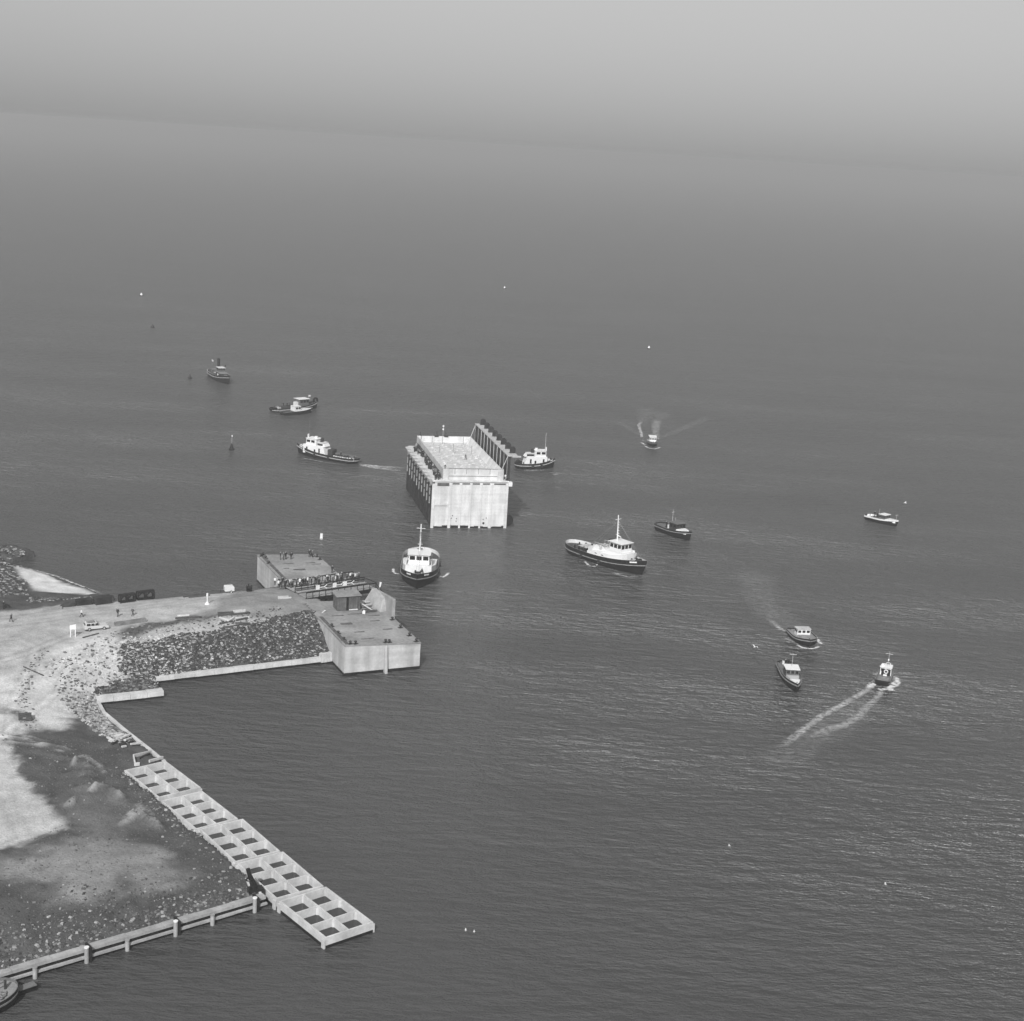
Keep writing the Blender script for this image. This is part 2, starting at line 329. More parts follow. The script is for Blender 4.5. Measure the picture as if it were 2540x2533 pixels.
def ground_field(P):
    z = base_z(P); sd = sdist(P, LAND)
    lump = np.zeros(len(P)); crest = np.zeros(len(P))
    for px, py, h, l, s, a in MOUNDS:
        c = at(px, py, 2.6); dx = P[:, 0] - c.x; dy = P[:, 1] - c.y
        e = dx * math.cos(a) + dy * math.sin(a); g = -dx * math.sin(a) + dy * math.cos(a)
        q = np.exp(-(e / l) ** 2 - (g / s) ** 2); lump = np.maximum(lump, h * .5 * q * (.6 + .8 * fbm(P[:, 0], P[:, 1], 1.8, 61)))
    for pts, hh, ww in RIDGES:
        W = [np.array(at(x, y, 2.6)[:2]) for x, y in pts]; dd = np.full(len(P), 1e9)
        for a, b in zip(W[:-1], W[1:]):
            e = b - a; t = np.clip(((P - a) @ e) / (e @ e), 0, 1); dd = np.minimum(dd, np.hypot(*((P - a) - t[:, None] * e).T))
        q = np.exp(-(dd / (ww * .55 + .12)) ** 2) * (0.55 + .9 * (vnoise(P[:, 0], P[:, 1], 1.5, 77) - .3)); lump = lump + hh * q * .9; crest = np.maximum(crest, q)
    tone = np.full(len(P), 0.074); wob = (fbm(P[:, 0], P[:, 1], 9, 3) - .5) * 2
    wob2 = (fbm(P[:, 0], P[:, 1], 1.5, 9) - .5) * 2.6
    for poly, t, soft, wb in ZONES:
        d = sdist(P, poly) + wob * wb + wob2 * wb * .6
        k = np.clip(d / soft * .5 + .5, 0, 1); tone = tone * (1 - k) + t * k
    tone = tone + 0.26 * np.clip(crest - .25, 0, 1) * (0.4 + fbm(P[:, 0], P[:, 1], 1.6, 21))  # ridge crests lightened in the tone, sunlit edges painted in
    for k, pts in enumerate(TRACKS):
        W = [np.array(at(x, y, 4.6)[:2]) for x, y in pts]; dd = np.full(len(P), 1e9)
        for a, b in zip(W[:-1], W[1:]):
            e = b - a; t = np.clip(((P - a) @ e) / (e @ e), 0, 1); dd = np.minimum(dd, np.hypot(*((P - a) - t[:, None] * e).T))
        tone = tone * (1 - .17 * np.exp(-((dd - .9) / .38) ** 2) * (tone > .15) + (.10 if k % 2 else 0) * np.exp(-(dd / .5) ** 2))
    rough = np.clip((0.26 - tone) / 0.17, 0.12, 1)
    z = z + lump * (.65 + .7 * (fbm(P[:, 0], P[:, 1], 2.6, 51) - .1)) + rough * ((fbm(P[:, 0], P[:, 1], 5, 31) - .5) * .9 + (fbm(P[:, 0], P[:, 1], 2.4, 41, 3) - .5) * .75)
    tone = tone * (1 + np.where(tone > .2, .16, .4) * (fbm(P[:, 0], P[:, 1], 3.0, 5) - .5)) * (0.9 + .2 * fbm(P[:, 0], P[:, 1], 22, 8))
    steep = np.clip(-sd / 0.5, 0, 1)
    z = np.where(sd < 0.25, np.minimum(z, z * (1 - steep) - 2.5 * steep), z)
    return z, sd, tone
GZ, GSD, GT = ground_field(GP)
def build_ground():
    nx, ny = len(XS), len(YS); idx = np.arange(nx * ny).reshape(ny, nx)
    q = np.stack([idx[:-1, :-1], idx[:-1, 1:], idx[1:, 1:], idx[1:, :-1]], -1).reshape(-1, 4)
    keep = (GSD[q] > -1.6).any(1); q = q[keep]
    used = np.unique(q); re = np.zeros(nx * ny, int); re[used] = np.arange(len(used)); q = re[q]
    me = bpy.data.meshes.new('ground'); V = np.c_[GP[used], GZ[used]]
    me.vertices.add(len(V)); me.vertices.foreach_set('co', V.ravel())
    me.loops.add(q.size); me.loops.foreach_set('vertex_index', q.ravel())
    me.polygons.add(len(q)); me.polygons.foreach_set('loop_start', np.arange(0, q.size, 4)); me.polygons.foreach_set('loop_total', np.full(len(q), 4))
    a = me.attributes.new('tone', 'FLOAT', 'POINT'); a.data.foreach_set('value', GT[used].astype(np.float32))
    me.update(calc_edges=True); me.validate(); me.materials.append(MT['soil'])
    o = link('ground', me, smooth=True); o['kind'] = 'structure'
build_ground()
def gz(p):
    q = np.array([[p[0], p[1]]]); z, sd, _ = ground_field(q)
    return float(z[0]) if sd[0] > .3 else float(base_z(q)[0])
def on_ground(px, py, z0=5.0):
    """survey point on the ground surface"""
    z = z0
    for _ in range(6):
        p = at(px, py, z); z = 0.5 * z + 0.5 * gz(p)
    p = at(px, py, z); return Vector((p.x, p.y, gz(p)))

ROCKS = []
for k in range(7):
    vs = []
    for d in ((-1, -1, -1), (1, -1, -1), (1, 1, -1), (-1, 1, -1), (-1, -1, 1), (1, -1, 1), (1, 1, 1), (-1, 1, 1)):
        s = 0.5 if d[2] < 0 else 0.36
        vs.append([d[0] * s * random.uniform(.75, 1.25), d[1] * s * random.uniform(.75, 1.25), d[2] * .36 * random.uniform(.7, 1.2)])
    ROCKS.append(np.array(vs))
RF = np.array([(3, 2, 1, 0), (4, 5, 6, 7), (0, 1, 5, 4), (1, 2, 6, 5), (2, 3, 7, 6), (3, 0, 4, 7)])
def stones(name, label, poly, n, smin, smax, tones, flat=1.0, sink=.1, power=2.0, edge=None, keep=None):
    poly = np.array(poly); lo, hi = poly.min(0), poly.max(0)
    P = rng.uniform(lo, hi, (n * 6, 2)); sd = sdist(P, poly); P = P[sd + (rng.random(len(P)) - .5) * 1.5 > 0]
    if edge is not None:   # denser towards a line
        a, b = np.array(edge[0][:2]), np.array(edge[1][:2]); e = (b - a) / np.linalg.norm(b - a)
        dd = np.abs((P - a) @ np.array([-e[1], e[0]])); P = P[rng.random(len(P)) < np.exp(-dd / edge[2]) + .06]
    P = P[:n]; z, sdl, _ = ground_field(P); ok = sdl > 0.15; P = P[ok]; z = z[ok]; n = len(P)
    s = smin + (smax - smin) * rng.random(n) ** power; V = []; Q = []; T = []
    for i in range(n):
        r = ROCKS[i % 7] * s[i] * np.array([1.25, .85, flat]); a = rng.uniform(0, 6.28); c, d = math.cos(a), math.sin(a)
        V.append(r @ np.array([[c, d, 0], [-d, c, 0], [0, 0, 1]]) + [P[i, 0], P[i, 1], z[i] + s[i] * (.3 * flat - sink)]); Q.append(RF + 8 * i)
        T += [tones[int(rng.integers(len(tones)))] * rng.uniform(.6, .95)] * 8
    V = np.concatenate(V); Q = np.concatenate(Q)
    me = bpy.data.meshes.new(name); me.from_pydata(V.tolist(), [], Q.tolist())
    me.attributes.new('tone', 'FLOAT', 'POINT').data.foreach_set('value', np.array(T, np.float32)); me.materials.append(MT['stone'])
    return tag(link(name, me), label, 'stones', kind='stuff')
REV = zone([(300,1592),(450,1574),(600,1560),(690,1540),(775,1522)], 5.5) + zone([(812,1628),(640,1645),(500,1660),(383,1680),(340,1690),(300,1680)], 1.2)
stones('revetment_stones', 'dark and pale stones pitched on the slope under the road', REV, 10500, .2, .58, [.06, .07, .09, .05, .10, .06, .08, .12, .28, .42], .6, .05)
stones('sand_stones', 'loose stones scattered over the pale sandy slope', zone([(120,1650),(250,1600),(330,1600),(330,1680),(240,1720),(180,1745),(140,1720)], 3.6), 700, .25, .6, [.12, .2, .5, .6], .6, .12)
stones('sand_edge_stones', 'dark stones in a curved line along the edge of the pale sand', zone([(45,1700),(75,1650),(110,1620),(120,1630),(85,1670),(70,1720),(80,1770),(100,1800),(60,1790),(45,1745)], 3.6), 170, .2, .5, [.12, .2, .4], .6, .12)
stones('wall_stones', 'dark stones heaped behind the short pale wall', zone([(235,1722),(290,1700),(345,1688),(390,1694),(398,1708),(330,1716),(250,1726)], 1.2), 700, .3, .7, [.06, .08, .1, .2], .7, .05)
stones('shore_stones', 'pale stones along the concrete shore edge', zone([(170,1770),(240,1740),(262,1782),(330,1845),(290,1842),(220,1800)], 1.3), 900, .25, .7, [.12, .3, .45, .5], .6, .08)
stones('rubble', 'pale stones strewn over the dark ground behind the quay wall', zone([(0,2250),(150,2210),(420,2180),(560,2150),(640,2200),(655,2212),(0,2405),(-120,2440),(-120,2260)], 1.5), 2600, .08, .48, [.07, .10, .12, .16, .22, .36], .7, .1, 3.0, (QW_L, QW_R, 4.5))
stones('field_stones', 'small stones scattered over the dark ground and earth heaps', zone([(0,1830),(300,1840),(560,2130),(500,2190),(150,2230),(-60,2260),(60,2100),(160,2040),(60,1900)], 2), 380, .1, .38, [.12, .15, .18, .34], .7, .1, 2.5)
stones('bank_stones', 'dark and pale stones on the low bank between beach and road', zone([(70,1505),(150,1502),(215,1496),(238,1487),(215,1478),(120,1486),(85,1482)], 3.0), 900, .2, .6, [.05, .06, .07, .09, .3, .42], .6, .08)
stones('earth_clods', 'dark clods of earth and grit all over the dark ground', zone([(0,1850),(150,1830),(300,1840),(420,1990),(560,2130),(640,2200),(400,2250),(0,2390),(-120,2440),(-120,2120),(40,2110),(150,2060),(185,2035),(110,1990),(60,1930)], 2), 3200, .06, .22, [.1, .12, .14, .16, .18], .6, .08, 2.0)
stones('pale_slope_stones', 'pale stones thick on the left part of the stone slope', zone([(300,1596),(430,1580),(480,1600),(430,1650),(360,1670),(320,1660),(290,1630)], 4.5), 900, .25, .6, [.4, .55, .6], .5, .03)
stones('strip_stones', 'pale stones along the inner side of the cellular caissons', zone([(300,1915),(400,1990),(490,2065),(580,2145),(640,2195),(600,2190),(500,2110),(400,2030),(320,1960)], 1.2), 420, .12, .48, [.08, .12, .2, .35], .7, .1, 2.5)
stones('verge_stones', 'rough stones on the dark verge between road and stone slope', zone([(270,1572),(370,1550),(560,1535),(700,1515),(700,1540),(560,1560),(430,1566),(300,1580)], 5.5), 330, .15, .5, [.06, .08, .12, .3], .6, .08)
stones('groyne_stones', 'pale and dark stones on the low dike and groyne at the left edge', zone([(-150,1360),(10,1354),(45,1358),(85,1369),(27,1391),(30,1403),(55,1440),(75,1480),(0,1500),(-150,1510)], 2.4), 2600, .25, .8, [.06, .07, .08, .12, .3, .4], .5, .1)

# ------------------------------------------------------------------ people
def person_mesh(name, pose, top, legs):
    """continuous skinned body; materials by height"""
    if pose == 'walk': hip, kf, ff, kb, fb = .02, (.22, .1, .50), (.30, .1, .05), (-.06, -.1, .48), (-.34, -.1, .10)
    else: hip, kf, ff, kb, fb = 0, (.02, .11, .5), (0, .12, .05), (.02, -.11, .5), (0, -.12, .05)
    v = [(0, 0, .95), (0, 0, 1.2), (0, 0, 1.42), (.01, 0, 1.54), (.03, 0, 1.66), (.02, 0, 1.74),
         (0, .1, .90), kf, ff, (ff[0] + .16, ff[1], .04), (0, -.1, .90), kb, fb, (fb[0] + .15, fb[1], max(.04, fb[2] - .06)),
         (0, .2, 1.42), (-.12 if pose == 'walk' else .0, .25, 1.14), (-.1 if pose == 'walk' else .12, .24, .9), (0, -.2, 1.42), (.12 if pose == 'walk' else .03, -.25, 1.14), (.28 if pose == 'walk' else .16, -.24, .94)]
    if pose == 'lean': v[15] = (.2, .24, 1.2); v[16] = (.42, .2, 1.12); v[18] = (.2, -.24, 1.2); v[19] = (.42, -.2, 1.12); v[1] = (.05, 0, 1.2); v[2] = (.1, 0, 1.4); v[3] = (.13, 0, 1.52); v[4] = (.17, 0, 1.63); v[5] = (.17, 0, 1.71)
    e = [(0, 1), (1, 2), (2, 3), (3, 4), (4, 5), (0, 6), (6, 7), (7, 8), (8, 9), (0, 10), (10, 11), (11, 12), (12, 13), (2, 14), (14, 15), (15, 16), (2, 17), (17, 18), (18, 19)]
    r = [.16, .15, .15, .065, .105, .07, .10, .07, .05, .045, .10, .07, .05, .045, .075, .05, .04, .075, .05, .04]
    me = bpy.data.meshes.new('tmp'); me.from_pydata(v, e, []); o = bpy.data.objects.new('tmp', me); C.objects.link(o)
    m = o.modifiers.new('s', 'SKIN'); sv = me.skin_vertices[0].data
    for i, q in enumerate(r): sv[i].radius = (q * 1.1, q * 1.1)
    sv[0].use_root = True
    o.modifiers.new('d', 'SUBSURF').levels = 1
    dg = bpy.context.evaluated_depsgraph_get(); res = bpy.data.meshes.new_from_object(o.evaluated_get(dg)); res.name = name
    bpy.data.objects.remove(o)
    for k in (legs, top, 'skin', 'hair'): res.materials.append(MT[k])
    for p in res.polygons:
        z = p.center.z; h = abs(p.center.y)
        p.material_index = 3 if z > 1.69 else (2 if z > 1.5 else (1 if (z > .97 or (h > .17 and z > .98)) else 0))
        if h > .19 and z < .98 and z > .8: p.material_index = 2
        p.use_smooth = True
    return res
OUTFITS = {'dark': ('clothdark', 'clothdark'), 'mid': ('clothmid', 'clothdark'), 'white': ('clothpale', 'clothdark'), 'grey': ('clothgrey', 'clothmid'), 'pale': ('clothpale', 'clothgrey')}
PM = {}
def person(loc, rz, pose, outfit, label, group=None):
    k = (pose, outfit)
    if k not in PM: PM[k] = person_mesh('person_body', pose, *OUTFITS[outfit])
    o = link('person', PM[k]); o.location = loc; o.rotation_euler = (0, 0, rz)
    o.scale = (1, 1, random.uniform(.96, 1.05))
    return tag(o, label, 'person', group)

# ------------------------------------------------------------------ floating caisson
CA, CB = at(1068.3, 1309.3), at(1255.2, 1310)
CH = heading(CA, CB); CW, CL = 20.0, 43.7
def build_caisson():
    t = thing('floating_caisson', 'huge pale concrete caisson afloat amid the tugs, dark timber side', 'caisson', CA, CH)
    ZL = 12.7
    MB().bx(0.5, CW, 0, CL, -1.5, ZL - 1.0).build('body', 'conc', t)
    for i in range(16):
        MB().bx(.5 + 19.45 * i / 16, .5 + 19.45 * (i + 1) / 16 - .002, -.035, .3, -1.5, random.uniform(.3, .75)).build('wet_foot', 'wet', t)
    # front face: ribs, beam, slab edge
    for i, fx in enumerate((.012, .235, .372, .505, .64, .775, .985)):
        x = fx * CW; wd = .75 if i in (0, 1, 5, 6) else .45
        MB().hexa([(x - wd / 2, -.3, -1), (x + wd / 2, -.3, -1), (x + wd / 2, .02, -1), (x - wd / 2, .02, -1),
                   (x - wd / 2, -.16, ZL - 1.0), (x + wd / 2, -.16, ZL - 1.0), (x + wd / 2, .02, ZL - 1.0), (x - wd / 2, .02, ZL - 1.0)]).build('rib', 'conc', t)
    MB().bx(.65, .235 * CW - .4, -.22, .01, 6.0, 6.6).build('front_beam', 'conc', t)
    for a, b in ((.06, .215), (.26, .35), (.39, .49), (.525, .62), (.66, .755), (.81, .965)):
        MB().bx(a * CW, b * CW, -.07, .01, ZL - 1.05 if a > .1 else ZL - 1.5, ZL - .7).build('slot_shade', 'stain_shade', t)  # dark plates paint the shade of the recesses under the ledge
    MB().bx(-.1, CW + .1, -.25, 2.6, ZL - .35, ZL).build('front_ledge', 'conc', t)
    MB().bx(.6, CW, 0, 2.6, ZL - 1.0, ZL - .35).build('ledge_beam', 'conc', t)
    MB().bx(CW - .1, CW + .9, -.7, .5, ZL - 1.3, ZL - .2).build('corner_block', 'white', t)
    for x, z in ((5.6, 3.3), (5.3, 2.6), (6.7, 2.5), (6.6, 1.8), (13.8, 2.3), (14.6, 2.7), (13.9, 1.3)):
        MB().tube((x, -.06, z), (x, .05, z), .14 if z > 1.5 else .3, 8).build('bolt_hole', 'black', t)
    # left side: timber sheeting recessed between pale posts, corbels under the side ledge
    n = 10
    for i in range(n + 1):
        y = .6 + (CL - 1.2) * i / n
        for za, zb in ((5.2 + .25 * math.sin(i * 2.1), 7.3), (7.75, 9.6), (10.1, ZL - .5)): MB().bx(0.0, .55, y - .14, y + .14, za, zb).build('side_post', 'concq', t)
        MB().bx(0.05, .5, y - .12, y + .12, 5, ZL - .6).build('post_core', 'tar', t)
        MB().bx(0.06, .5, y - .25, y + .25, -1, 5.3).build('side_post', 'tar', t)
        if i < n:
            y2 = .6 + (CL - 1.2) * (i + 1) / n
            for k in range(8):
                z0 = -1.2 + k * 1.62; g = .16 if k % 2 else .10
                MB().bx(.18 + .05 * random.random(), .5, y + .24, y2 - .24, z0, z0 + 1.62 - g * .5).build('side_plank', 'tar', t)
            MB().beam((.15, y + .3, 7), (.15, y2 - .3, 10.2), .1, .16).build('side_brace', 'steel', t)
            MB().add([(-.95, y + 1.0, ZL - .02), (-.95, y2 - .9, ZL - .02), (.14, y2 - .3, ZL - .02), (.14, y + .5, ZL - .02), (.05, (y + y2) / 2 - .3, ZL - 2.1), (.05, (y + y2) / 2 + .5, ZL - 2.1)],
                     [(0, 3, 2, 1), (0, 1, 5, 4), (1, 2, 5), (2, 3, 4, 5), (3, 0, 4)]).build('corbel', 'concb', t)
    MB().bx(.15, 2.6, 2.6, CL, ZL - .3, ZL).build('side_ledge', 'concrough', t)
    MB().bx(18.5, CW, 2.6, CL, ZL - .3, ZL).build('side_ledge', 'concrough', t)
    MB().bx(.5, CW, 2.6, CL, ZL - 1.0, ZL - .3).build('top_slab', 'conc', t)
    for k in range(16):
        MB().box(random.uniform(1.3, 2.3), 3.5 + 2.5 * k + random.uniform(-.6, .6), ZL, random.uniform(.4, 1.2), random.uniform(.6, 1.8), random.uniform(.3, 1.2), random.uniform(-.5, .5)).build('deck_gear', random.choice(('steel', 'dark', 'timber', 'tar')), t)
    for k in range(12): MB().beam((2.35, 3 + 3.4 * k, ZL), (2.35, 3 + 3.4 * k, ZL + 1.5), .12, .12).build('rail_post', 'tar', t)
    MB().beam((2.35, 3, ZL + 1.4), (2.35, 41, ZL + 1.4), .12, .14).build('hand_rail', 'tar', t); MB().beam((2.35, 3, ZL + .8), (2.35, 41, ZL + .8), .12, .14).build('hand_rail', 'tar', t)
    # tub on top
    X0, X1, Y0, Y1, ZF, ZR = 2.7, 18.4, .9, 44.2, 13.8, 15.5
    MB().bx(X0 + .3, X1 - .3, Y0 + .3, Y1 - .3, ZL, ZF).build('deck_floor', 'concrough', t)
    MB().bx(X0, X1, Y0, Y0 + .35, ZL, ZR).build('front_parapet', 'conc', t)
    MB().bx(X0, X1, Y1 - .35, Y1, ZL, ZR + .1).build('back_parapet', 'conc', t)
    MB().bx(X0, X0 + .35, Y0 + .36, Y1 - .36, ZL, ZR).build('side_parapet', 'concb', t)
    MB().hexa([(X1 - 1.3, Y0 + .36, ZF), (X1, Y0 + .36, ZL), (X1, Y1 - .36, ZL), (X1 - 1.3, Y1 - .36, ZF), (X1 - .35, Y0 + .36, ZR), (X1, Y0 + .36, ZR), (X1, Y1 - .36, ZR), (X1 - .35, Y1 - .36, ZR)]).build('side_parapet', 'conc', t)
    MB().bx(X0 + .1, X1 - .1, Y0 + .08, Y0 + .27, ZR, ZR + .12).build('coping', 'stain_shade', t)
    MB().bx(X0 + .1, X1 - .1, Y1 - .27, Y1 - .08, ZR + .1, ZR + .24).build('coping', 'stain_shade', t)
    for x in (8.3, 11.1): MB().bx(x - .6, x + .6, Y1 - .42, Y1 + .02, ZR - .15, ZR + .3).build('fairlead', 'dark', t)
    for x in (X0 - .06, X1 - 1.2):
        MB().bx(x, x + 1.5, Y0 - .35, Y0 + .6, ZL, ZR + .1).build('corner_block', 'concb', t)
    for i in range(1, 5): MB().bx(X0 + 3.1 * i - .05, X0 + 3.1 * i + .05, Y0 - .03, Y0 + .02, ZL + 1.5, ZR).build('joint', 'stain_shade', t)
    MB().bx(X0 + 1.5, X1 - 1.3, Y0 - .05, Y0 + .02, ZL + .9, ZL + 1.0).build('joint', 'stain_shade', t)
    mb = MB()                                             # rough stubs all over the floor
    for i in range(7):
        for j in range(15):
            x = X0 + 1.2 + 2.0 * i + random.uniform(-.3, .3); y = 3 + 2.7 * j + random.uniform(-.5, .5)
            mb.box(x, y, ZF, random.uniform(.3, 1.1), random.uniform(.3, .6), random.uniform(.1, .4), random.uniform(-.2, .2))
    tag(mb.build('floor_stub', 'concrough', t), kind='stuff')
    for x, y in ((6.3, 27), (10.2, 27.5), (15, 25.5), (6.5, 40.5), (15.2, 39), (9.3, 39.5)):
        MB().tube((x, y, ZF), (x, y, ZF + 2.9), .07, 6).build('thin_post', 'grey', t)
        MB().box(x, y, ZF, .5, .5, .5).build('post_foot', 'concb', t)
    for x, y, h in ((3.6, 44, 1.3), (8.4, 44, 1.5), (11.0, 44.1, 1.2), (3.2, 40, 1.1)): MB().tube((x, y, ZR - .2), (x, y, ZR + h), .09, 6).build('rail_post', 'dark', t)
    fl = MB().tube((10.2, 44.3, ZR), (10.3, 44.3, ZR + 3.4), .05, 5).build('flag_pole', 'lgrey', t)
    for z in (2.1, 3.0): MB().bx(10.0, 10.45, 44.25, 44.35, ZR + z - .3, ZR + z + .2).build('flag', 'clothpale', fl)
    # raised gate wall along the right side
    XG, ZG = 19.5, 19.4
    for i in range(11):
        a = .1 + i * (CL - .2) / 11; b = .1 + (i + 1) * (CL - .2) / 11 - .06
        MB().bx(XG, XG + .35, a, b, ZL, ZG - .1).build('gate_panel', 'tar', t)
    for i in range(11):
        y = .3 + (CL - .6) * i / 10
        MB().bx(XG - .16, XG - .01, y - .09, y + .09, ZL + .6, ZG - .1).build('gate_rib', 'lgrey' if 1 < i < 9 else 'grey', t)
        MB().bx(XG + .36, XG + .75, y - .16, y + .16, -1, ZG - .3).build('gate_post', 'tar', t)
    MB().bx(XG - .15, XG + 1.0, -.2, CL + .2, ZG - .1, ZG + .12).build('gate_walkway', 'lgrey', t)
    for i in range(8):
        y = 1.6 + 5.55 * i
        MB().bx(XG + 1.0, XG + 2.5, y - 1.5, y + .9, ZG - .2, ZG + .16).build('bracket', 'lgrey', t)
        pl = [(math.cos(q) * .75, 1.0 + math.sin(q) * .75) for q in [PI * k / 8 for k in range(9)]] + [(-.75, 0), (.75, 0)]
        vs = [(XG + 1.75 + p[0], y + 1.0, ZG + .16 + p[1]) for p in pl] + [(XG + 1.75 + p[0], y + 1.5, ZG + .16 + p[1]) for p in pl]; m = len(pl)
        MB().add(vs, [tuple(range(m)), tuple(range(2 * m - 1, m - 1, -1))] + [(k, k + m, (k + 1) % m + m, (k + 1) % m) for k in range(m)]).build('winch_shield', 'tar', t)
    MB().bx(XG + .9, XG + 3.2, -1.2, -.1, ZG - .15, ZG + .1).build('bracket', 'lgrey', t)
    for y0, y1 in ((1.2, .1), (44.0, 43.4)): MB().beam((X1 - .1, y0, ZR), (XG + .0, y1, ZG), .16, .16).build('strut', 'palewood', t)
    MB().tube((CW + .55, .7, 1.9), (CW + .55, 6.5, 1.9), 1.55, 16).build('side_float', 'black', t)
    return t
build_caisson()
cu = Vector((math.cos(CH), math.sin(CH), 0)); cv = Vector((-cu.y, cu.x, 0))
def cz(x, y, z): return Vector(CA) + cu * x + cv * y + Vector((0, 0, z))
G1 = 'workmen on the floating caisson'
for i in range(12):
    p = cz(random.choice((.6, 1.1, 1.7, 2.1)), 3.4 + i * 3.2 + random.uniform(-.8, .8), 12.72)
    person(p, random.uniform(0, 6.28), random.choice(('stand', 'lean', 'walk')), ('dark', 'mid', 'dark', 'grey')[i % 4], 'person in %s, %s from the front, on the left ledge of the caisson' % (('dark clothes', 'dark grey jacket', 'dark clothes', 'pale grey jacket')[i % 4], ('first', 'second', 'third', 'fourth', 'fifth', 'sixth', 'seventh', 'eighth', 'ninth', 'tenth', 'eleventh', 'last')[i]), G1)
for x, y in ((1.5, .5), (2.0, 1.4), (1.0, 1.2), (.6, .3)): person(cz(x, y, 12.72), random.uniform(0, 6.28), 'stand', 'dark', 'person in dark clothes at the front left corner of the floating caisson', G1)
person(cz(18.9, 1.3, 12.72), 2.0, 'stand', 'dark', 'person in dark clothes at the front right corner of the floating caisson')
person(cz(19.2, .4, 12.72), 4.0, 'lean', 'pale', 'person in pale clothes at the front right corner of the floating caisson')
person(cz(3.2, 1.2, 15.62), -1.2, 'stand', 'white', 'person in white shirt standing on the parapet corner of the floating caisson')
person(cz(4.7, 2.0, 13.82), -1.2, 'stand', 'dark', 'person in dark clothes behind the front parapet of the floating caisson')
person(cz(12.4, 20.6, 13.82), .3, 'walk', 'mid', 'person striding alone across the deck of the floating caisson')

# ------------------------------------------------------------------ dam-head blocks
def deck_z(u): return 6.0 - .045 * u
def block(name, label, u0, u1, v0, v1, fins=()):
    t = thing(name, label, 'concrete block', ab(u0, v0), AH)
    W_, D_ = u1 - u0, v1 - v0
    z = [deck_z(0), deck_z(W_), deck_z(W_), deck_z(0)]
    MB().prism([(0, 0), (W_, 0), (W_, D_), (0, D_)], -2, [q - .25 for q in z]).build('body', 'concw', t)
    MB().prism([(-.08, -.08), (W_ + .08, -.08), (W_ + .08, D_ + .08), (-.08, D_ + .08)], [q - .25 for q in z], z).build('deck_slab', 'concdeck', t)
    MB().prism([(-.03, -.03), (W_ + .03, -.03), (W_ + .03, D_ + .03), (-.03, D_ + .03)], -2, [.5, .6, .6, .35]).build('wet_foot', 'wet', t)
    for x in fins: MB().hexa([(x - .25, -1.1, -1), (x + .25, -1.1, -1), (x + .25, .02, -1), (x - .25, .02, -1), (x - .25, -.35, 5.2), (x + .25, -.35, 5.2), (x + .25, .02, 5.2), (x - .25, .02, 5.2)]).build('fin', 'concw', t)
    return t
def bollard(t, x, y, z):
    b = MB().tube((x, y, z), (x, y, z + .5), .16, 8).build('bollard', 'black', t)
    MB().tube((x, y, z + .42), (x, y, z + .62), .3, 8, r2=.22).build('cap', 'black', b)
    MB().box(x, y, z + .002, .9, .7, .08, .3).build('base_plate', 'dark', b)
def hatch(t, x, y, wx, wy): MB().box(x, y, deck_z(x), wx, wy, .09).build('hatch_cover', 'stain_shade', t)
t = block('dam_head_block', 'grey concrete dam head nearest the camera with a fin on its front', 0, 15, 0, 27.3, (8.0,))
for x, y in ((.9, 11), (.8, 6.6), (.7, 2.8), (1.2, .6), (2.2, .5), (8.2, .7), (8.9, .6), (14.3, .5), (14.2, 4), (14.2, 9), (14.3, 14)): bollard(t, x, y, deck_z(x))
for x, y, wx, wy in ((4.2, 17.6, 2.4, .3), (4.3, 12.4, 2.2, .9), (10.5, 13.6, 2, .25), (5.2, 7.2, 2, .3), (11.3, 8.3, 2, .3), (11.5, 17, 2.4, .3), (8, 18.3, 3, .2), (5.4, 3.1, 2.5, .18)): hatch(t, x, y, wx, wy)
MB().prism([(.3, .4), (.9, .4), (.9, 17), (.3, 17)], [deck_z(.3), deck_z(.9), deck_z(.9), deck_z(.3)], [deck_z(.3) + .16, deck_z(.9) + .16, deck_z(.9) + .16, deck_z(.3) + .16]).build('kerb', 'stain_shade', t)
# wing wall at the back right
MB().prism([(14.9, 15.8), (15.5, 15.8), (15.5, 25.5), (14.9, 25.5)], 0, [9.0, 9.0, 8.0, 8.0]).build('wing_wall', 'concq', t)
MB().hexa([(13.6, 19.2, 5.4), (14.9, 19.2, 5.4), (14.9, 25.6, 5.4), (12.2, 25.6, 5.4), (14.3, 20.2, 7.6), (14.9, 20.2, 8.0), (14.9, 25.6, 8.4), (14.0, 25.6, 8.4)]).build('wing_buttress', 'concq', t)
fb = block('dam_head_block', 'grey concrete dam head at the far end beyond the crowded bridge', 0, 13.6, 42, 62.8)
for x, y in ((.5, 19.6), (1.0, 17.6), (7.5, 20.3), (13, 18.4), (13, 16.2), (12.4, 20.4), (1.2, 20.4), (.6, 13.5)): bollard(fb, x, y, deck_z(x))
for x, y, wx, wy in ((4.8, 13.2, 2.4, .25), (6, 8.4, 2.6, .8), (10, 13.6, 2.2, .25), (11, 12.4, 2.2, .2), (3.4, 9.5, 1.2, .25)): hatch(fb, x, y, wx, wy)
MB().prism([(.5, .5), (1.1, .5), (1.1, 19), (.5, 19)], [deck_z(.5)] * 4, [deck_z(.5) + .16] * 4).build('kerb', 'stain_shade', fb)

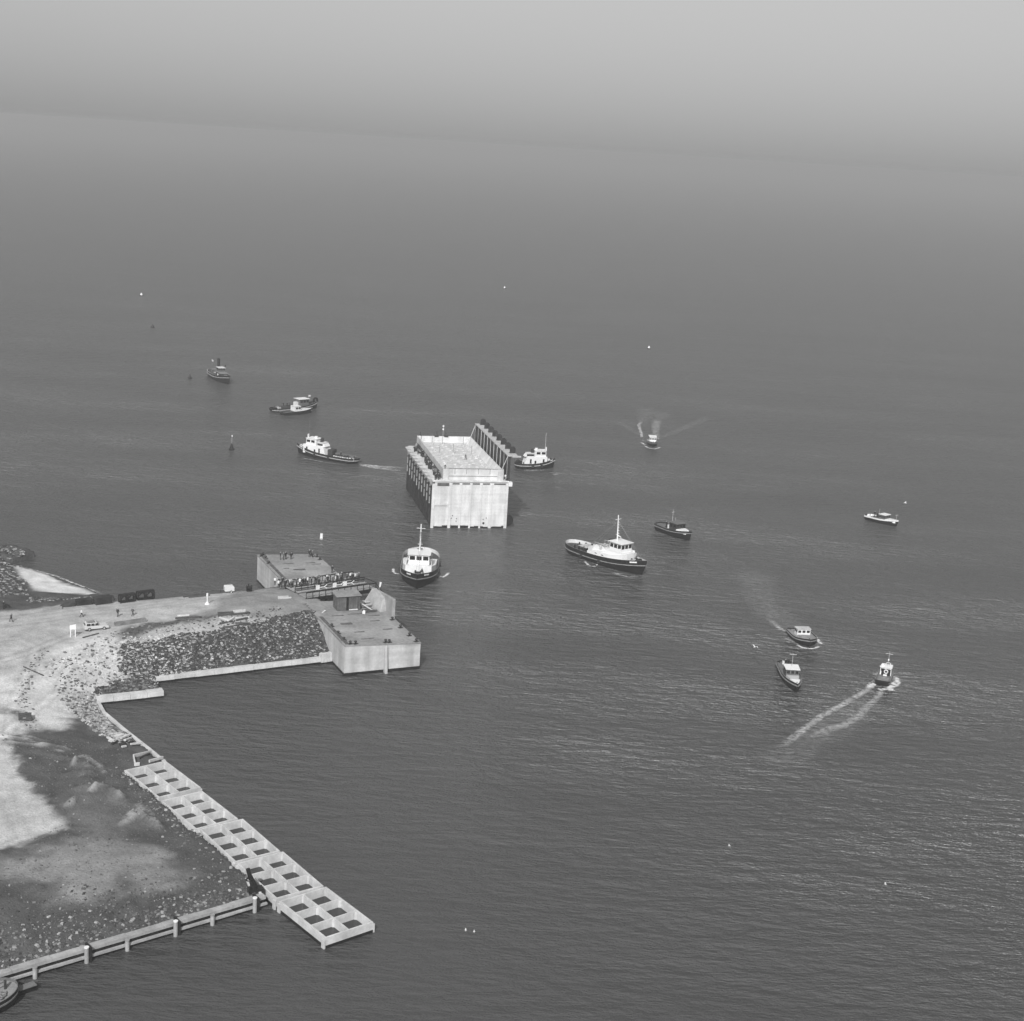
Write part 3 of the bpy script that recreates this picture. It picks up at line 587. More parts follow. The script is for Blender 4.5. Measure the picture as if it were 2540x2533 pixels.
# bridge between them
BH = math.radians(37.5); BL = at(732, 1456.6, 7.1); BL = Vector((BL.x, BL.y, 6.0))
bu = Vector((math.cos(BH), math.sin(BH), 0)); bv = Vector((-bu.y, bu.x, 0))
def bp(s, q, z=0): return BL + bu * s + bv * q + Vector((0, 0, z))
def build_bridge():
    t = thing('jetty_bridge', 'dark steel footbridge with two railed walkways between the dam heads', 'bridge', BL, BH)
    LB = 16.5; d0, d1 = -4.6, 4.6
    for k in range(28):                                    # deck planks, far and near lanes
        x0 = k * LB / 28
        MB().bx(x0 + .03, x0 + LB / 28 - .03, .15, d1, -.05 + .01 * (k % 3), .05 + .01 * (k % 3)).build('deck_plank', 'concdeck', t)
        MB().bx(x0 + .03, x0 + LB / 28 - .03, d0, -1.25, -.05 + .01 * (k % 3), .05 + .01 * (k % 3)).build('deck_plank', 'concdeck', t)
    for y in (d0 + .3, -1.4, .3, d1 - .3): MB().bx(0, LB, y - .15, y + .15, -.9, -.06).build('girder', 'black', t)
    for s in (1, 4, 7, 10, 13, 16): MB().bx(s - .12, s + .12, d0, d1, -.85, -.35).build('cross_beam', 'black', t)
    MB().bx(-.2, LB, -1.2, .12, -.55, -.45).build('pipe_trench', 'black', t); MB().bx(0, LB, -.12, .0, -.1, .28).build('toe_beam', 'black', t); MB().bx(0, LB, d0 - .18, d0 - .02, -.75, -.1).build('edge_girder', 'black', t); MB().bx(0, LB, -1.24, -1.1, -.1, .2).build('toe_beam', 'black', t)
    for y, nr in ((0.0, 2), (d1, 1), (-4.7, 1)):
        for k in range(nr): MB().beam((0, y, 1.15 - .5 * k), (LB, y, 1.15 - .5 * k), .14, .2).build('rail', 'black', t)
        for s in range(0, 12): MB().beam((s * LB / 11, y, -.2), (s * LB / 11, y, 1.1), .1, .1).build('rail_post', 'black', t)
    for k in range(3): MB().tube((0, -.35 - .3 * k, .15), (LB, -.35 - .3 * k, .15), .09, 6).build('pipe', 'lgrey' if k != 1 else 'dark', t)
    MB().beam((LB, 0, 1.1), (LB + .3, -4.7, 1.1), .1, .12).build('rail', 'black', t)
    Ri = Matrix.Rotation(-BH, 3, 'Z'); pa = Vector((LB, -4.7, 1.1)); pb = Ri @ (ab(16.4, 23.0, 7.0) - BL)
    MB().beam(pa, pb, .14, .16).build('sloping_rail', 'black', t); MB().beam(pa - Vector((0, 0, .9)), pb - Vector((0, 0, .9)), .3, .3).build('sloping_beam', 'black', t)
    for k in range(1, 5): q = pa.lerp(pb, k / 4); MB().beam(q - Vector((0, 0, 1)), q, .1, .1).build('rail_post', 'black', t)
    for x, y in ((5, d0 + .4), (5, d1 - .4), (12, d0 + .4), (12, d1 - .4), (16, d0 + .4), (16, d1 - .4)): MB().tube((x, y, -8), (x, y, -.9), .3, 8).build('pile', 'tar', t)
    return t
build_bridge()
def white_board(s, q, label):
    p = bp(s, q, .05); t = thing('board_stand', label, 'sign', p, BH, 'white square boards on the bridge')
    MB().bx(-.42, .42, -.06, .06, .1, 1.02).build('board', 'white', t)
    MB().beam((.4, 0, .5), (1.6, 0, .5), .1, .12).build('stalk', 'white', t)
    for d in (-1, 1): MB().beam((1.55, 0, .5), (2.25, .1 * d, .5 + .42 * d), .1, .12).build('fork', 'white', t)
    MB().bx(-.3, -.2, -.3, .3, 0, .1).build('foot', 'white', t)
for s, n in ((4.9, 'left of'), (8.9, 'middle of'), (11.4, 'right of')): white_board(s, -.75, 'white square board with forked arm, %s the three on the bridge' % n)
# the crowd
G2 = 'onlookers crowded along the bridge'
LAB = {'dark': 'person in dark clothes among the onlookers along the bridge', 'mid': 'person in dark grey jacket among the onlookers along the bridge', 'white': 'person in white top and dark trousers among the onlookers along the bridge', 'grey': 'person in light grey jacket among the onlookers along the bridge', 'pale': 'person in pale clothes among the onlookers along the bridge'}
for i in range(44):
    s = -1.5 + 18 * (i + random.uniform(-1.6, 1.6)) / 44; q = random.choice((3.9, 3.4, 2.6, 1.8)) if s > 3 else random.uniform(2.8, 4.1)
    o = random.choices(('dark', 'mid', 'white', 'grey', 'pale'), (5, 2.5, 2, 1.2, 1.2))[0]
    person(bp(s, q, .07), BH + PI / 2 + random.uniform(-.8, .8), random.choice(('stand', 'stand', 'lean', 'walk')), o, LAB[o].replace('among the onlookers along the bridge', 'in the bridge crowd, %s, %s' % (('left end', 'left of middle', 'middle', 'right of middle', 'right end')[min(4, int((s + 1.5) / 3.6))], 'far rail' if q > 3 else 'near rail')), G2)
for px, py, o, lab in ((682, 1450, 'white', 'person in white shirt at the left end of the bridge beside the far dam head'), (692, 1450, 'dark', 'leftmost of two persons in dark clothes at the left end of the bridge'), (701, 1449, 'dark', 'right hand one of two persons in dark clothes at the left end of the bridge')):
    p = at(px, py + 2, 6.0); person(p, random.uniform(0, 6), 'stand', o, lab)
for (u_, v_), o, lab in (((4.0, 58.5), 'dark', 'person in dark clothes standing in the left group on the far dam head'), ((4.7, 58.2), 'mid', 'person in dark grey jacket standing in the left group on the far dam head'), ((5.3, 58.8), 'dark', 'person in dark clothes standing in the left group on the far dam head'),
        ((6.5, 58.6), 'dark', 'person in dark clothes standing alone on the far dam head'), ((11.2, 60.3), 'dark', 'person in dark clothes, one of a pair on the far dam head'), ((11.8, 60.0), 'mid', 'person in dark grey jacket, one of a pair on the far dam head'), ((12.4, 47.3), 'dark', 'person in dark clothes alone at the right edge of the far dam head')):
    person(ab(u_, v_, deck_z(u_) + .02), random.uniform(0, 6), 'stand', o, lab, 'left group on the far dam head' if 'left group' in lab else None)
def pole_flag(p, h, label):
    t = thing('flag_pole', label, 'flag', p)
    MB().tube((0, 0, 0), (.15, 0, h), .04, 5).build('pole', 'lgrey', t)
    MB().add([(.1, 0, h), (.55, .1, h - .1), (.35, .05, h - 1.1), (.08, 0, h - 1.2), (.1, .04, h), (.55, .14, h - .1), (.35, .09, h - 1.1), (.08, .04, h - 1.2)], [(0, 1, 2, 3), (7, 6, 5, 4), (0, 4, 5, 1), (1, 5, 6, 2), (2, 6, 7, 3), (3, 7, 4, 0)]).build('flag', 'clothpale', t)
pole_flag(ab(15.2, 25.0, 7.9), 2.0, 'small pale pennant at the top of the pale wing wall')

# shed on the near dam head
def build_shed():
    a, b = at(836, 1515.5, 5.8), at(892.5, 1514, 5.6); t = thing('work_shed', 'dark timber shed with a flat sloping roof on the near dam head', 'shed', (a.x, a.y, 5.75), heading(a, b))
    Wd = (b - a).length; D = 3.0; n = 10
    for i in range(n):
        x0 = i * Wd / n; m = 'black' if i in (4,) else 'timber'
        MB().bx(x0 + .015, x0 + Wd / n - .015, 0, .08 + .015 * (i % 2), 0, 2.95).build('front_plank', m if m != 'timber' else 'shedwood', t)
    for i in range(6):
        y0 = .1 + i * (D - .2) / 6
        for x in (0.02, Wd - .1): MB().hexa([(x, y0 + .015, 0), (x + .08, y0 + .015, 0), (x + .08, y0 + (D - .2) / 6 - .015, 0), (x, y0 + (D - .2) / 6 - .015, 0), (x, y0 + .015, 2.9), (x + .08, y0 + .015, 2.9), (x + .08, y0 + .4, 2.9), (x, y0 + .4, 2.9)]).build('side_plank', 'shedwood', t)
    MB().bx(.1, Wd - .1, D - .1, D, 0, 2.9).build('back_wall', 'shedwood', t)
    MB().prism([(-.25, -.3), (Wd + .25, -.3), (Wd + .25, D + .3), (-.25, D + .3)], [2.95, 2.95, 3.15, 3.15], [3.05, 3.05, 3.25, 3.25]).build('roof', 'concdeck', t)
    MB().bx(Wd * .52, Wd * .9, -.12, -.02, .02, .22).build('door_sill', 'cream', t)
    MB().bx(Wd * .88, Wd * .93, -.05, 0, 0, 2.95).build('corner_post', 'darkwood', t)
MT['shedwood'] = mat('shed_boards', 0.10, 0.9, 0.25, 1.0, 5, streak=.3)
build_shed()
def plank(p0, p1, wd, h, m, label, group=None, name='timber_beam', cat='beam'):
    c = (Vector(p0) + Vector(p1)) / 2; L_ = (Vector(p1) - Vector(p0)).length
    o = MB().beam(Vector(p0) - c, Vector(p1) - c, wd, h).build(name, m); o.location = c
    return tag(o, label, cat, group)
plank(ab(9.9, 22.8, 6.9), ab(12.3, 19.9, 5.6), .25, .12, 'palewood', 'pale plank leaning down beside the right wall of the shed')
for i, (x, y, a) in enumerate(((11.6, 19.0, .1), (12.0, 19.6, -.1), (11.2, 20.3, .3))):
    plank(ab(x - 1.1, y, 5.75), ab(x + 1.1, y + a, 5.75), .2, .2, 'darkwood', 'dark beam lying on the deck right of the shed', 'dark beams right of the shed')
for i in range(4): plank(ab(10.6, 22.0 + .5 * i, 5.8 + .12 * i), ab(13.4, 22.6 + .5 * i, 5.8 + .12 * i), .25, .22, 'concb' if i % 2 else 'timber', 'beam in the loose stack behind the shed by the wing wall', 'beams stacked behind the shed')
o = MB().box(0, 0, 0, .55, .5, .5).build('crate', 'white'); o.location = ab(9.9, 18.4, 5.6); tag(o, 'small white box standing on the deck before the shed', 'box')
MB().box(0, 0, .5, .4, .35, .18).build('lid', 'cream', o)
plank(ab(-1.3, 17.4, 5.0), ab(2.6, 20.6, 6.1), .3, .15, 'palewood', 'long pale plank laid from the stone slope up to the near dam head')
plank(ab(-1.0, 16.6, 4.7), ab(.0, 17.6, 5.6), .4, .2, 'darkwood', 'short dark beam under the pale plank by the near dam head')

# ------------------------------------------------------------------ low walls
def low_wall(label, R, L_, th, ztop, drop, name='quay_wall'):
    d = R - L_; n = d.length; t = thing(name, label, 'wall', (L_.x, L_.y, 0), math.atan2(d.y, d.x))
    k = max(4, int(n / 3.6))
    for i in range(k):
        a, b = i * n / k, (i + 1) * n / k; dz = random.uniform(-.05, .05); dy = random.uniform(-.08, .08)
        MB().hexa([(a + .02, -th / 2 + dy - .1, drop), (b - .02, -th / 2 + dy - .1, drop), (b - .02, th / 2, drop), (a + .02, th / 2, drop), (a + .02, -th / 2 + dy, ztop + dz), (b - .02, -th / 2 + dy, ztop + dz), (b - .02, th / 2, ztop + dz), (a + .02, th / 2, ztop + dz)]).build('wall_block', 'concb', t)
    MB().bx(.0, n, -th / 2 + .12, th / 2 - .1, -1.5, drop + .02).build('wet_foot', 'wet', t)
    return t
low_wall('long low pale wall along the foot of the stone slope', WA_R, WA_L, 1.0, 1.25, .5)
o = low_wall('short thick pale wall standing below the dark stones', WB_R, WB_L, 1.5, 1.3, .45)
p = at(805, 1633, 1.6); low_wall('pale stub of wall meeting the left face of the near dam head', ab(-.1, 7.6, 0) , ab(-2.4, 7.3, 0), 1.0, 2.0, .4)
def edge_wall(label, pts, wd, ztop):
    t = thing('shore_edge', label, 'kerb', at(*pts[0], ztop) - Vector((0, 0, ztop)))
    o_ = Vector(t.location)
    for a, b in zip(pts[:-1], pts[1:]):
        A, B = at(*a, ztop) - o_, at(*b, ztop) - o_; A.z = B.z = .3 * ztop; d = (B - A).normalized() * .03
        MB().beam(A + d, B - d, wd, 1.4 * ztop).build('edge_block', 'concb', t)
edge_wall('thin crooked pale concrete edge from the short wall to the cellular caissons', [(243,1739), (258,1766), (281,1785), (303,1804), (328,1824), (350,1841), (373,1859), (391,1874), (408,1887)], .55, 1.2)

# quay wall at lower left
def build_quay():
    d = QW_R - QW_L; Lq = d.length + 32; hd = math.atan2(d.y, d.x); u = d.normalized(); S = QW_L - u * 32
    t = thing('quay_wall', 'long quay wall with pale cap beam and piles at the lower left', 'wall', (S.x, S.y, 0), hd)
    k = 14
    for i in range(k):
        a, b = i * Lq / k, (i + 1) * Lq / k
        MB().bx(a + .015, b - .015, -.5, .5, 1.1, 1.5 + .03 * math.sin(i * 3)).build('cap_beam', 'concq', t)
        MB().bx(a + .015, b - .015, -.95, -.62, .5 + .02 * math.sin(i * 2), .78).build('waler', 'concq', t)
    n = int(Lq / 1.2)
    mb = MB()
    for i in range(n): mb.bx(i * 1.2, i * 1.2 + 1.2, -.25 if i % 2 else -.45, .3, -2, 1.1)
    mb.build('sheet_piling', 'sheet', t)
    for px, py, tall in ((72, 2394, 0), (192, 2348, 1), (299, 2326, 0), (410, 2283, 1), (508, 2263, 0), (605, 2226, 1)):
        p = at(px, py, .8); s = (p - S).dot(u); q = -1.05
        pl = MB().tube((s, q, -2), (s, q, 2.0 if tall else 1.35), .27, 10).build('pile', 'concq', t)
        MB().tube((s, q, (2.0 if tall else 1.35) + .002), (s, q, (2.0 if tall else 1.35) + .12), .3, 10).build('pile_cap', 'white' if tall else 'grey', pl)
        if tall: MB().bx(s + .36, s + .62, -1.2, .3, -.5, 1.9).build('fender_post', 'sheet', pl)
build_quay()
def build_dolphin():
    p = on_ground(628, 2212, 1.4); t = thing('timber_dolphin', 'black tarred timber post cluster leaning at the corner of the quay', 'post', p)
    MB().tube((.2, .1, -.5), (-.8, .2, 3.1), .28, 9).build('main_post', 'black', t)
    MB().tube((.9, .2, -.5), (-.6, .3, 2.2), .3, 9).build('brace_post', 'black', t)
    MB().tube((.5, -.4, -.4), (-.3, -.1, 1.7), .3, 9).build('brace_post', 'black', t)
    MB().box(.3, .0, -.2, 1.9, 1.1, .8, .4).build('base_timber', 'black', t)
    MB().torus((-.55, .16, 1.6), .42, .12, 'Z').build('rope_coil', 'black', t)
    plank(on_ground(612, 2187, 1.3) + Vector((0, 0, .5)), on_ground(619, 2203, 1.3) + Vector((0, 0, .35)), .4, .15, 'palewood', 'short pale board behind the black post cluster')
    plank(on_ground(620, 2194, 1.3) + Vector((0, 0, .3)), at(646, 2216, 1.6), .3, .25, 'palewood', 'pale beam between black post cluster and cellular caisson')
build_dolphin()

# ------------------------------------------------------------------ cellular caissons
UNITS = [[(308.3,1912.2),(410,1887),(498.5,1954.6),(393,1978.5)],[(397.4,1986),(502.8,1962),(590.9,2031.7),(484.3,2055.6)],[(492,2055.6),(604,2030.6),(693,2110),(584.3,2138)],[(588.3,2143.7),(701.3,2111),(801,2198),(686,2230.6)],[(690.4,2234),(810,2199),(927.4,2288),(805.7,2325)]]
NAMES = ['hindmost of the five, touching the shore edge', 'second from the shore end', 'middle of the five', 'fourth from the shore, where the quay wall meets it', 'outermost of the five, standing out in the water']
def cell_unit(c, nm):
    q = [at(x, y, 1.5) for x, y in c]; o = (q[0] + q[1] + q[2] + q[3]) / 4; ax = ((q[2] - q[1]) + (q[3] - q[0])).normalized(); hd = math.atan2(ax.y, ax.x)
    Lx = ((q[2] - q[1]).length + (q[3] - q[0]).length) / 2; Ly = ((q[1] - q[0]).length + (q[2] - q[3]).length) / 2
    t = thing('cellular_caisson', 'pale caisson of six flooded cells, ' + nm, 'caisson', (o.x, o.y, 0), hd, 'row of cellular caissons')
    th = .26; zt = 1.5 + random.uniform(-.05, .05)
    x0, x1, y0, y1 = -Lx / 2, Lx / 2, -Ly / 2, Ly / 2
    def wall(a, b, c_, d, nme='wall', bat=0): MB().hexa([(a - bat, c_ - bat, -1.8), (b + bat, c_ - bat, -1.8), (b + bat, d + bat, -1.8), (a - bat, d + bat, -1.8), (a, c_, zt), (b, c_, zt), (b, d, zt), (a, d, zt)]).build(nme, 'concb', t)
    wall(x0, x1, y0, y0 + th, 'side_wall'); wall(x0, x1, y1 - th, y1, 'side_wall')
    wall(x0, x0 + th, y0 + th + .003, y1 - th - .003, 'end_wall'); wall(x1 - th, x1, y0 + th + .003, y1 - th - .003, 'end_wall')
    zt -= .03; wall(x0 + th + .003, x1 - th - .003, -.1, .1, 'long_partition')
    for k in (1, 2):
        x = x0 + Lx * k / 3
        wall(x - .09, x + .09, y0 + th + .003, -.104, 'cross_partition'); wall(x - .09, x + .09, .104, y1 - th - .003, 'cross_partition')
    for k in range(3):
        for s in (0, 1):                                    # haunches in the cell corners
            cx1 = x0 + Lx * (k + 1) / 3 - .12; cx0 = x0 + Lx * k / 3 + .14; ya, yb = (y0 + th + .01, -.11) if s == 0 else (.11, y1 - th - .01)
            MB().prism([(cx0, yb), (cx0, yb - .25), (cx0 + .25, yb)], -1.5, zt - .15).build('haunch', 'concb', t)
    for k in range(3):
        for s in (0, 1):
            cx1 = x0 + Lx * (k + 1) / 3 - .05; cx0 = x0 + Lx * k / 3 + .05; ya, yb = (y0 + .1, -.05) if s == 0 else (.05, y1 - .1)
            MB().add([(cx0, ya, .3), (cx1, ya, .3), (cx1, yb, .3), (cx0, yb, .3)], [(0, 1, 2, 3)]).build('cell_water', 'pool', t)
    for yy, dd in ((y0, -1), (y1, 1)):
        for xx in (x0 + .25, x1 - .25): MB().bx(xx - .3, xx + .3, min(yy + dd * .002, yy + dd * .22), max(yy + dd * .002, yy + dd * .22), -.6, zt - .25).build('pilaster', 'concb', t)
    MB().bx(x0 + .06, x1 - .06, y0 - .05, y0 - .004, -1.6, .42).build('wet_foot', 'wet', t); MB().bx(x1 + .004, x1 + .05, y0 + .06, y1 - .06, -1.6, .4).build('wet_foot', 'wet', t)
for c, n in zip(UNITS, NAMES): cell_unit(c, n)

# planks and frame between shore edge and the first caisson
def gp(px, py, dz=.1):
    p = on_ground(px, py, 1.3); p.z += dz; return p
G3 = 'planks heaped by the shore edge'
for i, (a, b, m) in enumerate(((((283), 1830), (307, 1825), 'palewood'), ((290, 1836), (318, 1830), 'palewood'), ((266, 1834), (283, 1842), 'palewood'), ((310, 1842), (325, 1835), 'palewood'), ((324, 1853), (350, 1847), 'palewood'), ((277, 1848), (292, 1842), 'tar'), ((295, 1850), (312, 1853), 'tar'), ((303, 1844), (312, 1850), 'tar'), ((300, 1838), (322, 1826), 'concb'), ((318, 1850), (330, 1843), 'tar'), ((270, 1840), (284, 1846), 'concb'), ((302, 1857), (313, 1855), 'palewood'))):
    lab = {'palewood': 'pale plank in the heap by the shore edge', 'tar': 'black timber in the heap by the shore edge', 'concb': 'broken pale concrete strip in the heap by the shore edge'}[m]
    plank(gp(*a, .25 + .06 * i % .3), gp(*b, .3), .3, .25, m, lab, G3)
t = thing('concrete_formwork', 'low rectangular pale frame lying on dark soil before the first caisson', 'formwork', gp(352, 1880, 0))
o_ = Vector(t.location)
for a, b in (((331, 1879), (374, 1869)), ((331, 1879), (335, 1900)), ((335, 1900), (346, 1902))): MB().beam(gp(*a, .25) - o_, gp(*b, .25) - o_, .22, .5).build('frame_bar', 'concb', t)
plank(gp(370, 1893, .3), gp(404, 1886, .5), .25, .4, 'concb', 'pale concrete bar touching the back of the first caisson')
plank(gp(345, 1884, .25), gp(371, 1872, .3), .25, .2, 'steel', 'dark pole lying across the low pale frame')

# ------------------------------------------------------------------ things on the road
def box_crate(px, py, label, hd=None):
    p = on_ground(px, py, 3.4); t = thing('work_crate', label, 'crate', p, .3)
    for k in range(4): MB().bx(-1.0, 1.0, -.7 + .36 * k, -.7 + .36 * k + .33, .1, .9 - .05 * (k % 2)).build('side_board', 'darkwood', t)
    for x in (-.8, .8): MB().bx(x - .1, x + .1, -.75, .75, 0, .1).build('skid', 'darkwood', t)
    MB().bx(-.3, .2, -.8, -.71, .4, .6).build('plate', 'grey', t)
box_crate(62, 1784, 'dark timber box alone on the pale sand at the left')
RH = heading(at(240, 1502, 5.4), at(384, 1490, 5.6))
def timber_stack(px0, px1, py0, py1, h, label):
    a, b = on_ground(px0, py0, 5.3), on_ground(px1, py1, 5.3); hd = heading(a, b); n = (b - a).length
    t = thing('timber_stack', label, 'timber stack', a, hd); r = 5
    for k in range(r):
        for j in range(3): MB().bx(.05 * ((k + j) % 2), n - .05 * (k % 3), .05 + j * .5, .05 + j * .5 + .45, k * h / r + .01, (k + 1) * h / r - .02).build('beam', 'tar', t)
timber_stack(191, 231, 1504, 1500, 1.15, 'left one of two dark timber stacks at the road edge')
timber_stack(239, 279, 1502, 1497, 1.45, 'right one of two dark timber stacks at the road edge')
def lattice_form(px0, px1, py0, py1, h, label):
    a, b = on_ground(px0, py0, 5.4), on_ground(px1, py1, 5.4); hd = heading(a, b); n = (b - a).length; t = thing('lattice_form', label, 'steel form', a, hd)
    for y in (0.0, 0.9):
        for z in (.1, h): MB().beam((0, y, z), (n, y, z), .2, .28 if z != h / 2 else .2).build('bar', 'sheet', t)
        for k in range(3): MB().beam((k * n / 2 * .97 + .05, y, 0), (k * n / 2 * .97 + .05, y, h), .2, .22).build('upright', 'sheet', t)
        for k in range(2 if y == 0 else 0):
            x0 = k * n / 2
            MB().beam((x0, y, h * .5), (x0 + n / 4, y, h), .14, .24).build('diagonal', 'sheet', t); MB().beam((x0 + n / 4, y, .1), (x0 + n / 2, y, h * .5), .14, .24).build('diagonal', 'sheet', t)
            MB().beam((x0, y, h * .5), (x0 + n / 4, y, .1), .14, .24).build('diagonal', 'sheet', t); MB().beam((x0 + n / 4, y, h), (x0 + n / 2, y, h * .5), .14, .24).build('diagonal', 'sheet', t)
    MB().bx(0, n, -.05, .4, h + .15, h + .22).build('top_plate', 'sheet', t)
lattice_form(299, 336, 1497, 1492, 1.5, 'left one of two black lattice forms at the road edge')
lattice_form(342, 383, 1490, 1485, 1.6, 'right one of two black lattice forms at the road edge')
def heap(px, py, r, h, m, label):
    p = on_ground(px, py, 4.8); vs = []; fs = []; n = 10
    for k, (rr, z) in enumerate(((1, -.1), (.75, .55), (.35, .95))):
        for i in range(n): q = 2 * PI * i / n; s = rr * random.uniform(.85, 1.15); vs.append((r * 1.8 * s * math.cos(q), r * s * math.sin(q), h * z * random.uniform(.9, 1.1)))
    for k in range(2):
        for i in range(n): fs.append((k * n + i, k * n + (i + 1) % n, (k + 1) * n + (i + 1) % n, (k + 1) * n + i))
    fs.append(tuple(range(2 * n, 3 * n))); o = MB().add(vs, fs).build('spoil_heap', m); o.location = p; o.rotation_euler = (0, 0, .25); return tag(o, label, 'heap')
heap(171, 1504, .9, .8, 'tar', 'low black heap left of the timber stacks')
heap(10, 1508, .8, .9, 'tar', 'dark mound at the left end of the road edge')
plank(on_ground(106, 1513, 5) + Vector((0, 0, .2)), on_ground(154, 1510, 5) + Vector((0, 0, .2)), 1.0, .3, 'concdeck', 'flat grey slab lying on the road left of the white shirted walker', name='concrete_slab', cat='slab')
for i, (a, b) in enumerate((((455, 1482), (515, 1474)), ((468, 1483), (520, 1478)))): plank(on_ground(*a, 5.8) + Vector((0, 0, .15)), on_ground(*b, 5.8) + Vector((0, 0, .15)), .35, .3, 'darkwood', 'dark beam at the road edge behind the white post', 'dark beams behind the white post')
G4 = 'loose timbers on the verge beside the road'
for a, b, m in (((540,1523),(578,1521),'darkwood'),((541,1529),(580,1526),'darkwood'),((578,1518),(609,1516),'palewood'),((582,1522),(608,1519),'palewood'),((580,1526),(620,1522),'darkwood'),((584,1536),(618,1533),'palewood'),((586,1541),(614,1535),'darkwood'),((545,1549),(577,1543),'darkwood'),((545,1534),(568,1541),'palewood'),((584,1548),(620,1549),'darkwood'),((586,1554),(621,1551),'darkwood'),((552,1559),(586,1555),'darkwood'),((435,1536),(500,1533),'darkwood'),((440,1530),(470,1528),'palewood'),((690,1487),(722,1485),'palewood'),((690,1484),(715,1482),'palewood'),((565,1545),(580,1534),'palewood')):
    plank(on_ground(*a, 5.7) + Vector((0, 0, .2)), on_ground(*b, 5.7) + Vector((0, 0, .2)), .32, .28, m, {'darkwood': 'dark timber lying loose on the verge beside the road', 'palewood': 'pale timber lying loose on the verge beside the road'}[m], G4)
plank(on_ground(285, 1552, 5.3) + Vector((0, 0, .3)), on_ground(362, 1541, 5.5) + Vector((0, 0, .3)), .9, .6, 'timber', 'long low grey timber pile right of the parked car', name='timber_pile', cat='timber pile')
plank(on_ground(205, 1583, 5.0) + Vector((0, 0, .08)), on_ground(245, 1572, 5.1) + Vector((0, 0, .08)), .3, .15, 'darkwood', 'thin dark pole lying in front of the parked car')
plank(on_ground(58, 1655, 4) + Vector((0, 0, .1)), on_ground(108, 1677, 3.6) + Vector((0, 0, .1)), .2, .12, 'darkwood', 'thin dark pole lying alone on the pale sand')

def build_car():
    a, b = on_ground(208, 1565, 5.2), on_ground(268, 1557, 5.2); hd = heading(a, b) - .02; c = (a + b) / 2
    t = thing('parked_car', 'pale station wagon parked beside the road', 'car', c, hd); W2 = .82
    prof = [(-2.2, .35), (-2.22, .75), (-2.1, .95), (-2.0, 1.4), (-1.85, 1.5), (-.1, 1.5), (.12, 1.45), (.62, .98), (1.9, .9), (2.15, .78), (2.2, .4)]
    n = len(prof); vs = []
    for y, ins in ((-W2, .0), (W2, .0)):
        for x, z in prof: vs.append((x, y * (.86 if z > 1.2 else 1.0), z))
    MB().add(vs, [tuple(range(n)), tuple(range(2 * n - 1, n - 1, -1))] + [(i, i + n, (i + 1) % n + n, (i + 1) % n) for i in range(n)]).build('body', 'car', t)
    for s in (-1, 1):
        for x0, x1 in ((-1.85, -1.1), (-1.02, -.38), (-.3, .22)):
            MB().hexa([(x0, s * .80, 1.0), (x1 + (.25 if x1 > 0 else 0), s * .80, 1.0), (x1 + (.25 if x1 > 0 else 0), s * .825, 1.0), (x0, s * .825, 1.0), (x0 + .04, s * .705, 1.4), (x1 - .04, s * .705, 1.4), (x1 - .04, s * .735, 1.4), (x0 + .04, s * .735, 1.4)]).build('window', 'glass', t)
        for x in (-1.35, 1.35):
            wh = MB().tube((x, s * .66, .33), (x, s * .84, .33), .33, 14).build('wheel', 'tyre', t); MB().tube((x, s * .845, .33), (x, s * .86, .33), .18, 10).build('hub_cap', 'chrome', wh)
        MB().tube((2.16, s * .6, .68), (2.24, s * .6, .68), .12, 10).build('headlight', 'chrome', t)
    MB().hexa([(.62, -.68, 1.02), (.66, -.68, 1.02), (.66, .68, 1.02), (.62, .68, 1.02), (.16, -.62, 1.42), (.19, -.62, 1.44), (.19, .62, 1.44), (.16, .62, 1.42)]).build('windscreen', 'glass', t)
    MB().bx(-2.12, -2.06, -.6, .6, 1.0, 1.35).build('rear_window', 'glass', t)
    MB().bx(2.18, 2.3, -.8, .8, .38, .5).build('bumper', 'chrome', t); MB().bx(-2.32, -2.2, -.8, .8, .38, .5).build('bumper', 'chrome', t)
    for x in (-1.6, -.9, -.3): MB().beam((x, -.6, 1.58), (x, .6, 1.58), .06, .05).build('roof_rack_bar', 'dark', t)
    MB().bx(-1.7, -.4, -.5, .5, 1.6, 1.66).build('roof_rack_bed', 'grey', t)
build_car()
def build_sign():
    p = on_ground(181, 1580, 5.0); t = thing('notice_board', 'white board on two white legs standing by the parked car', 'sign', p, .25)
    for x in (-.42, .42): MB().bx(x - .07, x + .07, -.05, .05, -.2, 2.3).build('leg', 'white', t)
    MB().hexa([(-.55, -.1, 1.45), (.55, -.1, 1.5), (.55, -.055, 1.5), (-.55, -.055, 1.45), (-.55, -.1, 2.25), (.55, -.1, 2.45), (.55, -.055, 2.45), (-.55, -.055, 2.25)]).build('board', 'white', t)
build_sign()
def build_trailer():
    p = on_ground(568, 1470, 5.9); t = thing('compressor_trailer', 'small white box trailer at the far road edge', 'trailer', p, RH)
    prof = [(-.95, .45), (-.95, 1.35), (-.8, 1.5), (.75, 1.5), (.95, 1.3), (.95, .45)]; n = 6
    MB().add([(x, y, z) for y in (-.6, .6) for x, z in prof], [tuple(range(n)), tuple(range(2 * n - 1, n - 1, -1))] + [(i, i + n, (i + 1) % n + n, (i + 1) % n) for i in range(n)]).build('body', 'cream', t)
    for s in (-1, 1):
        wh = MB().tube((.3, s * .55, .3), (.3, s * .72, .3), .3, 12).build('wheel', 'tyre', t); MB().tube((.3, s * .722, .3), (.3, s * .74, .3), .17, 8).build('rim', 'lgrey', wh)
    MB().beam((-.95, 0, .45), (-1.9, 0, .4), .1, .1).build('drawbar', 'dark', t); MB().tube((-1.7, 0, 0), (-1.7, 0, .8), .06, 6).build('jockey_leg', 'dark', t)
build_trailer()
